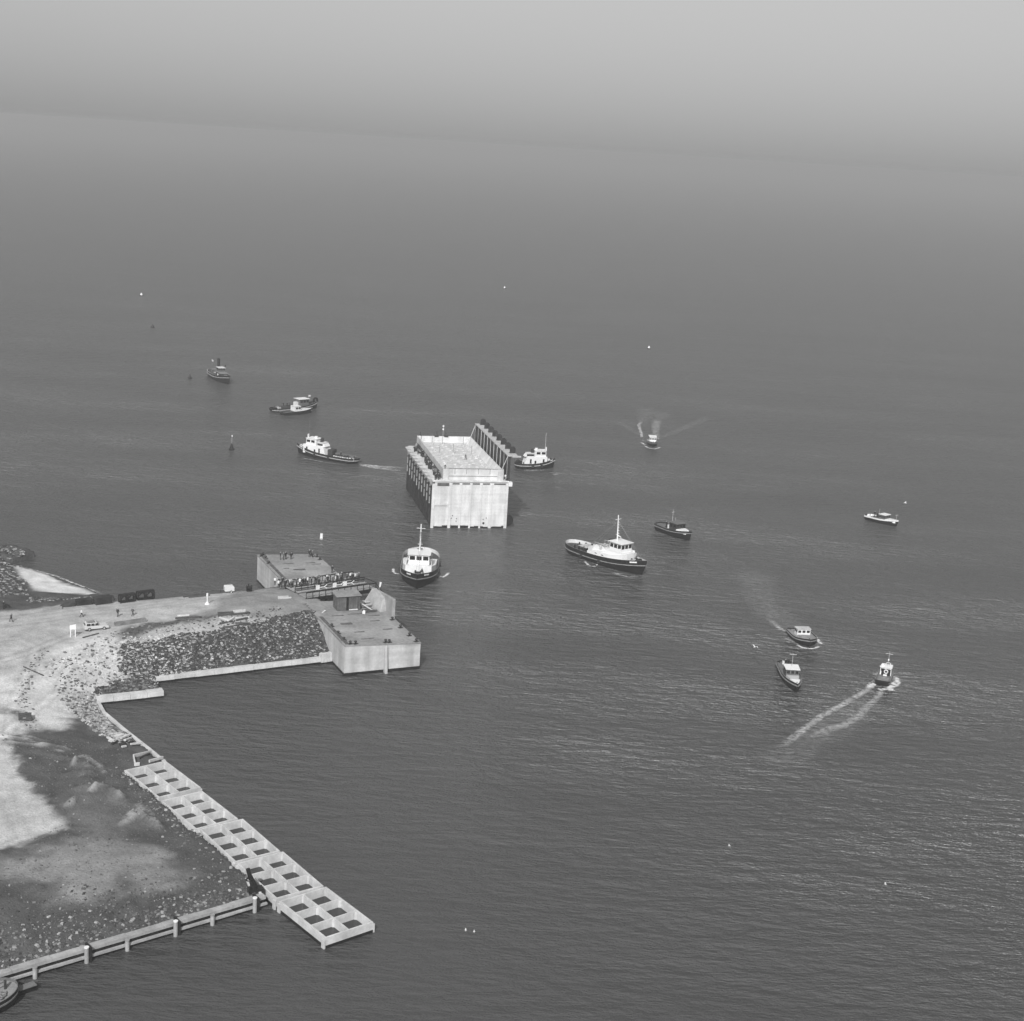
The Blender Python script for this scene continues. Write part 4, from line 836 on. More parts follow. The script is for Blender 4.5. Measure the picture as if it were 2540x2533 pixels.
def build_post():
    p = on_ground(514, 1499, 5.8); t = thing('marker_post', 'white post on a spreading white foot standing in the road', 'post', p)
    MB().tube((0, 0, .3), (0, 0, 2.2), .11, 8).build('post', 'white', t); MB().tube((0, 0, 0), (0, 0, .55), .5, 8, r2=.14).build('foot', 'white', t); MB().tube((0, 0, 1.6), (0, 0, 2.25), .2, 8).build('head', 'white', t)
build_post()
def build_winch():
    p = on_ground(618, 1467, 6); t = thing('mooring_winch', 'black winch standing at the road end beside the far dam head', 'winch', p, .4)
    MB().bx(-.5, .5, -.4, .4, 0, .35).build('base', 'black', t); MB().tube((-.45, 0, .75), (.45, 0, .75), .35, 12).build('drum', 'sheet', t)
    for x in (-.5, .5): MB().box(x, 0, .35, .12, .6, .9).build('cheek', 'black', t)
    MB().tube((0, .5, 0), (0, .5, 1.5), .12, 8).build('stand', 'black', t)
build_winch()
for px, py, pose, o, rz, lab in ((28, 1543, 'walk', 'mid', 2.6, 'person in dark jacket walking alone at the left edge of the road'), (202, 1531, 'walk', 'white', .3, 'person in white shirt and dark trousers walking on the road'), (292, 1530, 'walk', 'dark', 1.2, 'person in dark coat walking on the road, left of a pair'), (329, 1528, 'walk', 'mid', .9, 'person in grey jacket walking on the road, right of a pair'), (9, 1511, 'stand', 'dark', 0, 'person in dark clothes standing by the low dike at the left edge')):
    person(on_ground(px, py, 5.2), rz, pose, o, lab)

# ------------------------------------------------------------------ boats
class Boat:
    def __init__(s, name, label, cat, bow, stern, B, group=None, Lmul=1.0, length=None):
        b, st = at(*bow), at(*stern); d = b - st; s.hd = math.atan2(d.y, d.x); s.L = length or d.length * Lmul; s.B = B
        if length: st = b - d.normalized() * length
        c = (b + st) / 2; s.t = thing(name, label, cat, (c.x, c.y, 0), s.hd, group)
    def X(s, t): return -s.L / 2 + s.L * t
    def hb(s, t):
        h = s.B / 2
        if t > s.tb: h *= max(0.012, 1 - ((t - s.tb) / (1 - s.tb)) ** s.pw)
        if t < s.ts: h *= max(s.tw, math.sqrt(max(0, 1 - ((s.ts - t) / s.ts) ** 2)))
        return h
    def sh(s, t):   # sheer height
        m = 0.35; return s.zm + (s.zb - s.zm) * max(0, (t - m) / (1 - m)) ** 1.8 + (s.zs - s.zm) * max(0, (m - t) / m) ** 2
    def hull(s, zm, zb, zs, bul=.5, tb=.55, pw=2.4, ts=.16, tw=.02, rake=.05, hullm='black', deckm='deck', cap=None, strake='grey', inner=None, flare=.25, counter=.03, topside=None):
        s.zm, s.zb, s.zs, s.tb, s.pw, s.ts, s.tw, s.bul = zm, zb, zs, tb, pw, ts, tw, bul
        N = 30; T = [.5 - .5 * math.cos(PI * i / N) for i in range(N + 1)]
        rows = []; th = min(.12, s.B * .03)
        for t in T:
            x = s.X(t); h = s.hb(t); z = s.sh(t); q = max(0, (t - .6) / .4) ** 2; c = max(0, (.15 - t) / .15) ** 1.5
            rk = s.L * rake; ct = s.L * counter
            hw = h * (1 - flare * q) * (1 - .18 * c)
            rows.append([(x - rk * q * 1.0 + ct * c, hw * .72, -.5), (x - rk * q * .9 + ct * c, hw * .93, 0.02), (x - rk * q * .35 + ct * c * .5, h * (1 - flare * .4 * q) * .985, z * .55), (x, h, z), (x + rk * .12 * q, h, z + bul),
                         (x + rk * .1 * q - th * q, max(h - th, .004), z + bul), (x - th * q, max(h - th, .004), z)])
        mb = MB(); K = 7; n = len(rows)
        vs = [p for r in rows for p in r] + [(p[0], -p[1], p[2]) for r in rows for p in r]; fs = []; ms = []
        for i in range(n - 1):
            for k in range(K - 1):
                a, b, c_, d = i * K + k, (i + 1) * K + k, (i + 1) * K + k + 1, i * K + k + 1; o = n * K
                fs += [(a, b, c_, d), (d + o, c_ + o, b + o, a + o)]; ms += [1 if k == 4 and cap else (2 if k == 5 and inner else (3 if k == 3 and topside else 0))] * 2
        for i in (0, n - 1):
            for k in range(4 if i == 0 else K - 1):
                a, d = i * K + k, i * K + k + 1; o = n * K; fs.append((a, d, d + o, a + o) if i == 0 else (a, a + o, d + o, d)); ms.append(0)
        mb.v = vs; mb.f = fs; mb.m = ms
        s.hull_o = mb.build('hull', [hullm, cap or hullm, inner or hullm, topside or hullm], s.t)
        dk = MB(); vs = []; fs = []
        for t in T: h = max(s.hb(t) - th * .5, .003); z = s.sh(t) - .02; vs += [(s.X(t), h, z), (s.X(t), -h, z)]
        for i in range(n - 1): fs.append((2 * i, 2 * i + 1, 2 * i + 3, 2 * i + 2))
        dk.add(vs, fs); dk.build('deck', deckm, s.t)
        if strake:
            for sg in (1, -1):
                vs = []; fs = []
                for t in T:
                    h = s.hb(t); z = s.sh(t) * .86; q = max(0, (t - .6) / .4) ** 2; x = s.X(t) - s.L * rake * q * .12
                    for dy, dz in ((.0, -.1), (.13, -.08), (.13, .08), (.0, .1)): vs.append((x + dy * q, sg * (h + dy), z + dz))
                for i in range(n - 1):
                    for k in range(4): fs.append((i * 4 + k, (i + 1) * 4 + k, (i + 1) * 4 + (k + 1) % 4, i * 4 + (k + 1) % 4))
                fs += [(0, 1, 2, 3), tuple((n - 1) * 4 + k for k in (3, 2, 1, 0))]
                MB().add(vs, fs).build('rubbing_strake', strake, s.t)
    def side_tyres(s, ts):
        for t in ts:
            for sg in (1, -1): MB().torus((s.X(t), sg * (s.hb(t) + .28), s.sh(t) * .72), .36, .15, 'Y').build('tyre_fender', 'tyre', s.t)
    def name_plates(s, t0, t1, m='white'):
        for sg in (1, -1):
            a = Vector((s.X(t0), sg * (s.hb(t0) + .04), s.sh(t0) + s.bul * .5)); b = Vector((s.X(t1), sg * (s.hb(t1) + .04), s.sh(t1) + s.bul * .5)); MB().beam(a, b, .05, .32).build('name_plate', m, s.t)
    def house(s, t0, t1, w0, w1, z0, z1, m='white', rf=.0, rb=.0, name='deckhouse', inset=.04, parent=None, roof=None, over=.12):
        x0, x1 = s.X(t0), s.X(t1)
        p = [(x0, -w0, z0), (x1, -w1, z0), (x1, w1, z0), (x0, w0, z0), (x0 + rb, -w0 + inset, z1), (x1 - rf, -w1 + inset, z1), (x1 - rf, w1 - inset, z1), (x0 + rb, w0 - inset, z1)]
        o = MB().hexa(p).build(name, m, parent or s.t)
        if roof:
            r = [(x0 + rb - over, -w0 + inset - over), (x1 - rf + over, -w1 + inset - over), (x1 - rf + over, w1 - inset + over), (x0 + rb - over, w0 - inset + over)]
            MB().prism(r, z1 + .002, z1 + .1).build('roof', roof, parent or s.t)
        return o
    def windows(s, t0, t1, w0, w1, z0, z1, n, parent, front=0, rear=0, gap=.25, m='glass', slope=0.0):
        x0, x1 = s.X(t0), s.X(t1)
        for i in range(n):
            f0 = (i + gap / 2) / n; f1 = (i + 1 - gap / 2) / n
            for sg in (1, -1):
                ya, yb = w0 + (w1 - w0) * f0, w0 + (w1 - w0) * f1; xa, xb = x0 + (x1 - x0) * f0, x0 + (x1 - x0) * f1
                MB().hexa([(xa, sg * ya - .03, z0), (xb, sg * yb - .03, z0), (xb, sg * yb + .03, z0), (xa, sg * ya + .03, z0), (xa, sg * ya - .03, z1), (xb, sg * yb - .03, z1), (xb, sg * yb + .03, z1), (xa, sg * ya + .03, z1)]).build('window', m, parent)
        for cnt, x, ww in ((front, x1, w1), (rear, x0, w0)):
            for i in range(cnt):
                y0 = -ww + 2 * ww * (i + gap / 2) / cnt; y1 = -ww + 2 * ww * (i + 1 - gap / 2) / cnt
                MB().bx(x - .03, x + .03, y0, y1, z0, z1).build('window', m, parent)
    def mast(s, t, y, z0, z1, r=.09, m='white', lean=0, yards=(), name='mast'):
        x = s.X(t); o = MB().tube((x, y, z0), (x + lean, y, z1), r, 7, r2=r * .6).build(name, m, s.t)
        for z, wd in yards: f = (z - z0) / (z1 - z0); MB().beam((x + lean * f, y - wd, z), (x + lean * f, y + wd, z), .09, .09).build('yard', m, o)
        return o
    def P(s, t, y, z): return Vector(s.t.location) + Matrix.Rotation(s.hd, 3, 'Z') @ Vector((s.X(t), y, z))

def bits(b, pts, m='black', r=.13, h=.7):
    for t, y in pts: MB().tube((b.X(t), y, b.sh(t) - .05), (b.X(t), y, b.sh(t) + h), r, 7).build('bitt', m, b.t)
def big_tug(label, bow, stern, B, length=None, lattice=False):
    b = Boat('tugboat', label, 'tugboat', bow, stern, B, length=length)
    b.hull(1.2, 2.9, 1.55, .9, tb=.48, pw=2.9, ts=.2, rake=.045, cap='grey', inner='cream', strake='grey')
    b.side_tyres((.32, .55)); b.name_plates(.87, .93)
    z = b.sh(.6) - .1; w = B / 2 - .75
    dh = b.house(.36, .77, w * .62, w * .62, 1.3, z + 2.5, 'white', rf=.25, rb=1.2)
    q = lambda t: b.hb(t) - .42
    fl = [(b.X(t), -q(t)) for t in (.37, .5, .64, .79)] + [(b.X(.80), -q(.8) * .5), (b.X(.80), q(.8) * .5)] + [(b.X(t), q(t)) for t in (.79, .64, .5, .37)]
    MB().prism(fl, 1.3, [2.5, 3.2, z + 1.9, z + 2.6, z + 2.75, z + 2.75, z + 2.6, z + 1.9, 3.2, 2.5]).build('flank_house', 'white', b.t)
    whz = z + 2.55
    wh = b.house(.60, .745, w * .68, w * .66, whz, whz + 2.3, 'white', name='wheelhouse', roof='white', over=.35, inset=.1)
    b.windows(.605, .7455, w * .665, w * .63, whz + 1.05, whz + 1.95, 3, wh, front=3, rear=2, gap=.22)
    for sg in (1, -1):
        MB().bx(b.X(.58), b.X(.77), min(sg * w * .78, sg * w * .81), max(sg * w * .78, sg * w * .81), z + 2.0, z + 3.0).build('bridge_wing', 'white', b.t)
        for tt in (.47, .55): MB().bx(b.X(tt), b.X(tt) + .7, min(sg * (q(tt) - .02), sg * (q(tt) + .03)), max(sg * (q(tt) - .02), sg * (q(tt) + .03)), 2.5, 2.7).build('port_slot', 'mgrey', b.t)
    MB().bx(b.X(.40), b.X(.52), -w * .4, w * .4, 2.6, 4.0).build('engine_casing', 'white', b.t)
    for k in range(4): MB().bx(b.X(.405), b.X(.515), -w * .36 + k * w * .2, -w * .30 + k * w * .2, 4.0, 4.07).build('skylight_bar', 'dark', b.t)
    fu = MB().tube((b.X(.565), 0, 3.4), (b.X(.555), 0, whz + 2.0), .75, 12, r2=.65).build('funnel', 'black', b.t); MB().tube((b.X(.555), 0, whz + 2.0), (b.X(.554), 0, whz + 2.3), .66, 12).build('funnel_cap', 'black', fu)
    ms = b.mast(.625, 0, whz + 2.2, whz + 8.6, .2, 'white', lean=-.3, yards=((whz + 7.6, 1.0), (whz + 3.9, .55)))
    for k in range(8): MB().box(b.X(.625) - .12 * k / 4 + .22, 0, whz + 2.7 + .7 * k, .2, .34, .12).build('mast_step', 'white', ms)
    MB().beam((b.X(.625), 0, whz + 3.7), (b.X(.625) + 1.2, 0, whz + 3.4), .12, .18).build('lamp_bracket', 'white', ms)
    b.house(.30, .36, w * .35, w * .4, 1.3, 2.7, 'cream', name='winch_house')
    MB().tube((b.X(.26), -1.0, 1.9), (b.X(.26), 1.0, 1.9), .5, 10).build('towing_winch', 'dark', b.t)
    MB().bx(b.X(.19), b.X(.30), -1.6, 1.6, 2.35, 2.45).build('towing_arch', 'lgrey', b.t)
    bits(b, ((.16, 1.9), (.16, -1.9), (.2, 1.5), (.2, -1.5), (.12, .7), (.84, .6), (.84, -.6), (.86, .6)), h=1.1, r=.2)
    MB().tube((b.X(.905), -.7, b.sh(.9) + .6), (b.X(.905), .7, b.sh(.9) + .6), .55, 10).build('windlass', 'black', b.t)
    MB().box(b.X(.86), 0, b.sh(.86), 1.2, 2.0, .8).build('fore_hatch', 'lgrey', b.t)
    for sg in (1, -1):
        MB().torus((b.X(.5), sg * w * .75, 4.1), .36, .1, 'Y').build('lifebuoy', 'lgrey', b.t)
        MB().beam((b.X(.4), sg * w * .6, z + 3.35), (b.X(.58), sg * w * .6, z + 3.35), .06, .06).build('hand_rail', 'lgrey', b.t)
        for k in range(5): MB().beam((b.X(.41 + .04 * k), sg * w * .6, z + 2.4), (b.X(.41 + .04 * k), sg * w * .6, z + 3.35), .06, .06).build('rail_post', 'lgrey', b.t)
        MB().tube((b.X(.62), 0, whz + 7.2), (b.X(.93), sg * .3, b.sh(.93) + 1.2), .025, 4).build('stay', 'grey', b.t); MB().tube((b.X(.62), 0, whz + 7.2), (b.X(.3), sg * 1.2, 2.8), .025, 4).build('stay', 'grey', b.t)
    for tt, yy, o_, nm in ((.24, 1.9, 'dark', 'on the left aft deck'), (.27, -1.7, 'mid', 'on the right aft deck'), (.84, .9, 'dark', 'on the bow')):
        person(b.P(tt, yy, b.sh(tt) + .02), random.uniform(0, 6), 'stand', o_, 'person in dark clothes %s of the tug %s' % (nm, 'seen bow on' if length else 'right of the caisson'))
    return b
tA = big_tug('large black hulled tug with white house and tall mast, right of the floating caisson', (1600.7, 1428.8), (1409, 1361.5), 7.2)
tB = big_tug('large black hulled tug seen bow on, just below the floating caisson', (1033, 1464.4), (1049, 1368), 8.7, length=28)

def small_tug(label, bow, stern, B, h0, h1, dark_aft, length=None):
    b = Boat('tugboat', label, 'tugboat', bow, stern, B, length=length)
    b.hull(1.1, 2.7, 1.2, .55, tb=.55, pw=2.2, ts=.14, rake=.03, cap='mgrey', inner='mgrey', strake='lgrey'); b.name_plates(.86, .93); b.side_tyres((.4, .62))
    w = B / 2 - .55; m = (h0 + h1) / 2; L_ = b.L
    b.house(h0, h1, w * .8, w * .85, 1.0, 3.7, 'white', rb=1.0, rf=.1)
    up = b.house(m - .02, h1 - .035, w * .68, w * .66, 3.7, 5.6, 'white', name='wheelhouse', roof='white', over=.15)
    b.windows(m, h1 - .035, w * .67, w * .65, 4.45, 5.2, 2, up, front=3, rear=2)
    af = b.house(h0 + .02, m - .03, w * .55, w * .6, 3.7, 4.7, 'white', name='aft_house', roof='cream', rb=.8)
    b.windows(h0 + .06, m - .03, w * .58, w * .6, 3.85, 4.5, 1, af, gap=.1, m='dark')
    for f in (.25, .45, .8):
        for sg in (1, -1): yw = w * (.8 + .05 * f); MB().bx(b.X(h0 + (h1 - h0) * f), b.X(h0 + (h1 - h0) * f) + .55, min(sg * (yw - .02), sg * (yw + .03)), max(sg * (yw - .02), sg * (yw + .03)), 1.6, 3.0 if f != .45 else 2.5).build('door', 'black', b.t)
    MB().tube((b.X(m + .03), 0, 5.7), (b.X(m + .03), 0, 6.3), .5, 10).build('search_light', 'white', b.t)
    MB().tube((b.X(m - .06), 0, 4.7), (b.X(m - .07), 0, 6.0), .55, 12, r2=.5).build('funnel', 'dark', b.t)
    b.mast(h1 - .04, 0, 5.6, 11.2, .09, 'lgrey' if not dark_aft else 'mgrey', yards=((8.2, .5),))
    MB().bx(b.X(h1 - .03), b.X(h1 - .03) + .3, -.3, .3, 5.6, 6.6).build('mast_foot', 'white', b.t)
    bits(b, ((.9, .5), (.9, -.5), (.2, .9), (.2, -.9)), h=.8)
    b.house(h1 + .03, h1 + .09, w * .4, w * .35, b.sh(h1) - .1, b.sh(h1) + .9, 'cream', name='fore_locker')
    if dark_aft:
        b.house(h0 - .09, h0 - .02, w * .5, w * .6, 1.0, 3.1, 'dark', name='winch_house')
        for k in range(6): MB().box(b.X(.06 + .065 * k), (-1) ** k * .9, 1.1, 1.0, 1.1, .5 + .2 * (k % 3), .2 * k).build('deck_gear', 'mgrey' if k % 2 else 'black', b.t)
        for k in range(9): t = .04 + .035 * k; MB().box(b.X(t), (b.hb(t) - .35), b.sh(t), .55, .3, .75).build('rail_locker', 'cream' if k % 3 else 'lgrey', b.t)
    else: MB().tube((b.X(.1), -.9, 1.8), (b.X(.1), .9, 1.8), .7, 10).build('towing_winch', 'black', b.t)
    return b
tC = small_tug('black tug with white house forward and long low stern, left of the floating caisson', (736.5, 1122.8), (889.8, 1150.8), 5.8, .48, .84, True)
tD = small_tug('black tug with white house close behind the right side of the floating caisson', (1375, 1160), (1275.6, 1160), 4.6, .2, .78, False)

def steam_tug():
    b = Boat('steam_tug', 'old steam tug with tall black funnel, farthest left of the boats', 'steam tug', (567.4, 954.8), (519, 925.8), 5.8, length=25)
    b.hull(1.5, 3.2, 2.0, .6, tb=.5, pw=2.3, ts=.2, rake=.03, cap='cream', inner='mgrey', strake='lgrey')
    b.house(.48, .74, 1.6, 1.6, 1.1, 3.3, 'dark', name='deckhouse', roof='grey')
    wh = b.house(.46, .60, 1.25, 1.25, 3.4, 5.0, 'mgrey', name='wheelhouse', roof='cream', over=.25); b.windows(.465, .6, 1.25, 1.25, 4.1, 4.7, 2, wh, front=3)
    fu = MB().tube((b.X(.42), 0, 1.5), (b.X(.40), 0, 7.9), .55, 14).build('funnel', 'black', b.t); MB().tube((b.X(.40), 0, 7.9), (b.X(.40), 0, 8.15), .62, 14).build('funnel_rim', 'black', fu)
    MB().torus((b.X(.33), 0, 2.2), 1.3, .16, 'Z', 16).build('towing_ring', 'lgrey', b.t); MB().tube((b.X(.33), 0, 1.2), (b.X(.33), 0, 2.4), .7, 10).build('capstan', 'dark', b.t)
    MB().torus((b.X(.6), 1.66, 2.4), .4, .12, 'Y').build('lifebuoy', 'white', b.t); MB().torus((b.X(.6), -1.66, 2.4), .4, .12, 'Y').build('lifebuoy', 'white', b.t)
    bits(b, ((.86, .5), (.86, -.5), (.1, .7), (.1, -.7), (.16, .9)), m='grey'); b.house(.80, .88, .6, .4, b.sh(.82), b.sh(.82) + .6, 'cream', name='fore_hatch')
    st = b.mast(.1, 0, 1.5, 6.5, .06, 'mgrey', name='flag_staff'); MB().bx(b.X(.1) - 2.6, b.X(.1), -.04, .04, 5.6, 6.3).build('flag', 'clothpale', st)
    ms = b.mast(.78, 0, 2.4, 7.0, .07, 'mgrey'); MB().box(b.X(.78) + .3, 0, 6.4, .5, .4, .6).build('mast_lantern', 'dark', ms)
steam_tug()

def motor_yacht():
    b = Boat('motor_yacht', 'low white topped motor launch lying against a dark workboat', 'motor launch', (775, 1023.5), (698, 1030), 3.8)
    b.hull(.95, 1.5, .8, .3, tb=.45, pw=2.2, ts=.06, tw=.7, rake=.04, cap='white', strake=None, deckm='white')
    b.house(.40, .97, 1.45, .25, .85, 1.75, 'white', name='fore_cabin', rf=.4, inset=.1)
    h = b.house(.36, .553, 1.4, 1.3, 1.2, 2.9, 'white', name='cabin', roof='white'); b.windows(.38, .554, 1.4, 1.32, 2.0, 2.6, 2, h, front=3, rear=2)
    b.house(.06, .36, 1.4, 1.45, .8, 1.2, 'dark', name='cockpit')
motor_yacht()
def workboat():
    b = Boat('workboat', 'dark workboat with white roofed wheelhouse behind a white motor launch', 'workboat', (787, 1012), (671, 1021.5), 5.0)
    b.hull(.9, 2.3, .7, .45, tb=.6, pw=2.4, ts=.1, tw=.4, rake=.02, strake='lgrey', cap='grey')
    h = b.house(.56, .76, 1.7, 1.6, 1.0, 3.9, 'mgrey', name='wheelhouse', roof='white', over=.35); b.windows(.57, .761, 1.7, 1.60, 2.7, 3.5, 3, h, front=3, rear=2)
    b.house(.50, .56, .7, .7, 1.0, 2.9, 'white', name='locker'); b.house(.2, .48, 1.3, 1.4, .8, 1.4, 'dark', name='hold_cover')
    for k, t in enumerate((.08, .16)): MB().box(b.X(t), 0, .8, 1.3, 1.6, .7, .2).build('deck_gear', 'black' if not k else 'lgrey', b.t)
    MB().torus((b.X(.955), 0, 2.9), .8, .4, 'Y', 14, 8).build('bow_fender', 'black', b.t)
    st = b.mast(.8, 0, 2.0, 5.2, .06, 'lgrey'); MB().bx(b.X(.8), b.X(.8) + .9, -.03, .03, 4.4, 5.0).build('pennant', 'clothpale', st)
    for t, y, o, l in ((.28, .4, 'dark', 'left'), (.34, -.2, 'dark', 'middle'), (.41, .3, 'mid', 'right')):
        p = b.P(t, y, 1.42); person(p, random.uniform(0, 6), 'stand', o, 'person standing on the dark workboat, %s one of three' % l)
workboat()

def launch(label, bow, stern, B, hullm='black', deckm='lgrey', fb=(.8, 1.3, .8), cabin=(.4, .62), cm='white', zc=1.5, cuddy=None, length=None, win=(2, 3), strake='grey', mast=None, name='motor_launch', cat='motor launch', cap='lgrey', cw=.72, roofm='white', tw=.75, pw=2.2, bul=.25, inner=None, topside=None):
    b = Boat(name, label, cat, bow, stern, B, length=length)
    b.hull(fb[0], fb[1], fb[2], bul, tb=.45, pw=pw, ts=.08, tw=tw, rake=.05, hullm=hullm, deckm=deckm, strake=strake, cap=cap, inner=inner, topside=topside)
    z = b.sh(sum(cabin) / 2) - .05; w = B / 2 * cw
    h = b.house(cabin[0], cabin[1], w, w * .95, z, z + zc, cm, name='cabin', roof=roofm, rf=.0, over=.18)
    b.windows(cabin[0] - .0005, cabin[1] + .0005, w - .02, w * .93, z + zc * .5, z + zc * .84, win[0], h, front=win[1], rear=max(1, win[1] - 1), gap=.3)
    if cuddy: b.house(cuddy[0], cuddy[1], w, w * .5, z, z + cuddy[2], cuddy[3], name='fore_cabin', rf=.3, inset=.1)
    if mast: mm = b.mast(mast[0], 0, z, z + mast[1], .06, mast[2], yards=((z + mast[1] * .85, .45),))
    bits(b, ((.93, .0), (.06, B * .3), (.06, -B * .3)), r=.09, h=.4)
    return b
lH = launch('small launch with white cabin heading towards the camera, twin foam trails behind', (1620.5, 1109.5), (1614, 1095), 3.4, fb=(1.0, 1.5, .9), cabin=(.3, .66), zc=1.9, length=9.5, win=(3, 3), cuddy=(.66, .88, .6, 'white'))
lK = launch('broad grey decked launch with square white cabin, foam at its bow, far right', (2009, 1606), (1974, 1569), 5.0, deckm='grey', fb=(.9, 1.5, .8), cabin=(.34, .52), zc=1.5, win=(2, 3), tw=.85, pw=3.6, cap='grey', cuddy=(.54, .86, .4, 'grey'), cw=.6, roofm='lgrey')
lL = launch('dark motor launch with flat white roof drifting at lower right', (1976.6, 1722), (1945, 1652), 3.7, deckm='mgrey', fb=(1.0, 1.8, .9), cabin=(.42, .60), cm='mgrey', zc=1.6, win=(3, 3), cuddy=(.62, .84, .6, 'lgrey'), tw=.6, cap='mgrey')
lL.house(.80, .95, 1.0, .35, lL.sh(.86), lL.sh(.86) + .35, 'white', name='foredeck_cover')
for t, y in ((.06, .6), (.1, -.5), (.15, .3)): MB().box(lL.X(t), y, lL.sh(t), .6, .5, .6).build('deck_box', 'black' if y > 0 else 'cream', lL.t)
mm = lL.mast(.5, .0, 2.6, 5.4, .05, 'lgrey', yards=((5.2, .7),))
lM = Boat('workboat', 'dark workboat running away at the right edge, long double foam wake', 'workboat', (2202, 1670), (2186, 1703), 2.9, length=8.6)
lM.hull(.9, 1.5, .9, .3, tb=.5, ts=.04, tw=.9, deckm='mgrey', strake='mgrey', cap='grey', inner='mgrey')
h = lM.house(.5, .74, 1.1, .95, .85, 2.5, 'white', name='wheelhouse', roof='white', over=.15); lM.windows(.5, .74, 1.08, .92, 1.7, 2.25, 2, h, front=3, rear=2)
MB().bx(lM.X(.495) - .04, lM.X(.495), -.95, .8, .9, 2.2).build('rear_screen', 'black', lM.t); MB().torus((lM.X(.475), -.1, 1.75), .34, .11, 'X').build('lifebuoy', 'white', lM.t); MB().box(lM.X(.46), 0, .9, .25, .7, .3).build('seat', 'white', lM.t)
MB().bx(lM.X(.55), lM.X(.62), .45, .9, 2.6, 2.9).build('roof_box', 'white', lM.t)
for t in (.1, .2, .3): MB().bx(lM.X(t), lM.X(t) + .2, -1.0, 1.0, .88, 1.0).build('thwart', 'grey', lM.t)
mm = lM.mast(.62, -.2, 2.6, 5.6, .05, 'lgrey', yards=((5.1, .7),)); MB().box(lM.X(.62), -.2, 3.7, .25, .25, .3).build('lamp', 'white', mm)
MB().torus((lM.X(.66), -.2, 2.7), .5, .05, 'X', 12).build('rail_hoop', 'white', lM.t)
lI = launch('black motor boat with white foredeck close to the large tug, to its upper right', (1713.7, 1342.9), (1646.5, 1317), 4.0, deckm='mgrey', fb=(1.4, 2.4, 1.5), cabin=(.48, .68), cm='dark', zc=2.1, cw=.84, win=(2, 3), cuddy=(.66, .9, .8, 'white'), tw=.5, mast=(.42, 5.2, 'lgrey'), strake='grey', roofm='mgrey', cap='dark', length=14)
lI.house(.34, .42, .6, .6, 1.1, 2.3, 'white', name='locker'); MB().tube((lI.X(.3), -.6, 1.4), (lI.X(.3), .6, 1.4), .35, 8).build('winch', 'black', lI.t)
mm = lI.mast(.47, .4, 2.5, 4.6, .05, 'lgrey')
lJ = launch('white decked motor boat with dark hull, alone at the far right edge', (2227, 1307), (2160, 1289), 3.6, deckm='white', fb=(.9, 1.5, .8), cabin=(.48, .66), cm='mgrey', zc=1.6, win=(3, 3), cuddy=(.66, .94, .55, 'white'), length=11, cap='white', tw=.4, strake=None, bul=.38, inner='white', topside='white')
lJ.house(.2, .46, 1.1, 1.3, .8, 1.15, 'mgrey', name='cockpit'); MB().box(lJ.X(.33), .5, 1.0, .6, .5, 1.2).build('engine_box', 'dark', lJ.t); mm = lJ.mast(.4, 0, 1.0, 3.9, .05, 'lgrey'); mm = lJ.mast(.93, 0, 1.4, 3.4, .05, 'lgrey', yards=((3.2, .6),))
for b, t, y, z, n in ((lI, .22, .4, 1.15, 'at the stern of the black motor boat with white foredeck'), (lJ, .3, -.5, 1.16, 'in the cockpit of the white decked motor boat'), (lL, .2, -.4, .95, 'at the stern of the flat roofed launch')): person(b.P(t, y, z), random.uniform(0, 6), 'stand', 'dark', 'person in dark clothes ' + n)
tp = tC.P(.3, -.4, 1.12); person(tp, 1.0, 'stand', 'dark', 'person in dark clothes on the low stern of the left tug')

def barge():
    u = (QW_L - QW_R).normalized(); st = at(41, 2446, 1.2); st.z = 0
    b = Boat('barge', 'dark sailing barge moored at the quay, cut by the lower left corner', 'barge', (10, 2600), (41, 2446), 5.2)
    hd = math.atan2(u.y, u.x) + .06; b.L = 24; b.hd = hd; d = Vector((math.cos(hd), math.sin(hd), 0)); n_ = Vector((d.y, -d.x, 0))
    c = st + d * 12 - n_ * 0; b.t.location = c; b.t.rotation_euler = (0, 0, hd)
    b.hull(1.0, 1.8, 1.5, .35, tb=.8, pw=3, ts=.14, tw=.03, rake=.01, hullm='black', deckm='grey', strake='mgrey', cap='mgrey', inner='mgrey', counter=.0)
    b.house(.14, .30, 1.6, 1.8, 1.2, 2.2, 'timber', name='cabin', roof='mgrey'); b.house(.36, .85, 1.7, 1.7, 1.0, 1.9, 'dark', name='hold_cover')
    MB().tube((b.X(.055), .0, 1.3), (b.X(.055), 0, 2.4), .16, 8).build('steering_post', 'dark', b.t); MB().beam((b.X(.055), 0, 2.3), (b.X(.13), .3, 2.3), .12, .14).build('tiller', 'timber', b.t)
    for t, y in ((.09, 1.3), (.10, -1.2), (.08, .9), (.11, 1.6)): MB().torus((b.X(t), y, 1.5), .3, .1, 'Z').build('rope_coil', 'timber', b.t)
    MB().bx(b.X(0) - 2.4, b.X(0) - .05, -.25, .25, -1, .75).build('rudder', 'black', b.t); MB().bx(b.X(0) - 2.2, b.X(0) - .1, -.45, .55, .755, .85).build('rudder_step', 'mgrey', b.t)
barge()

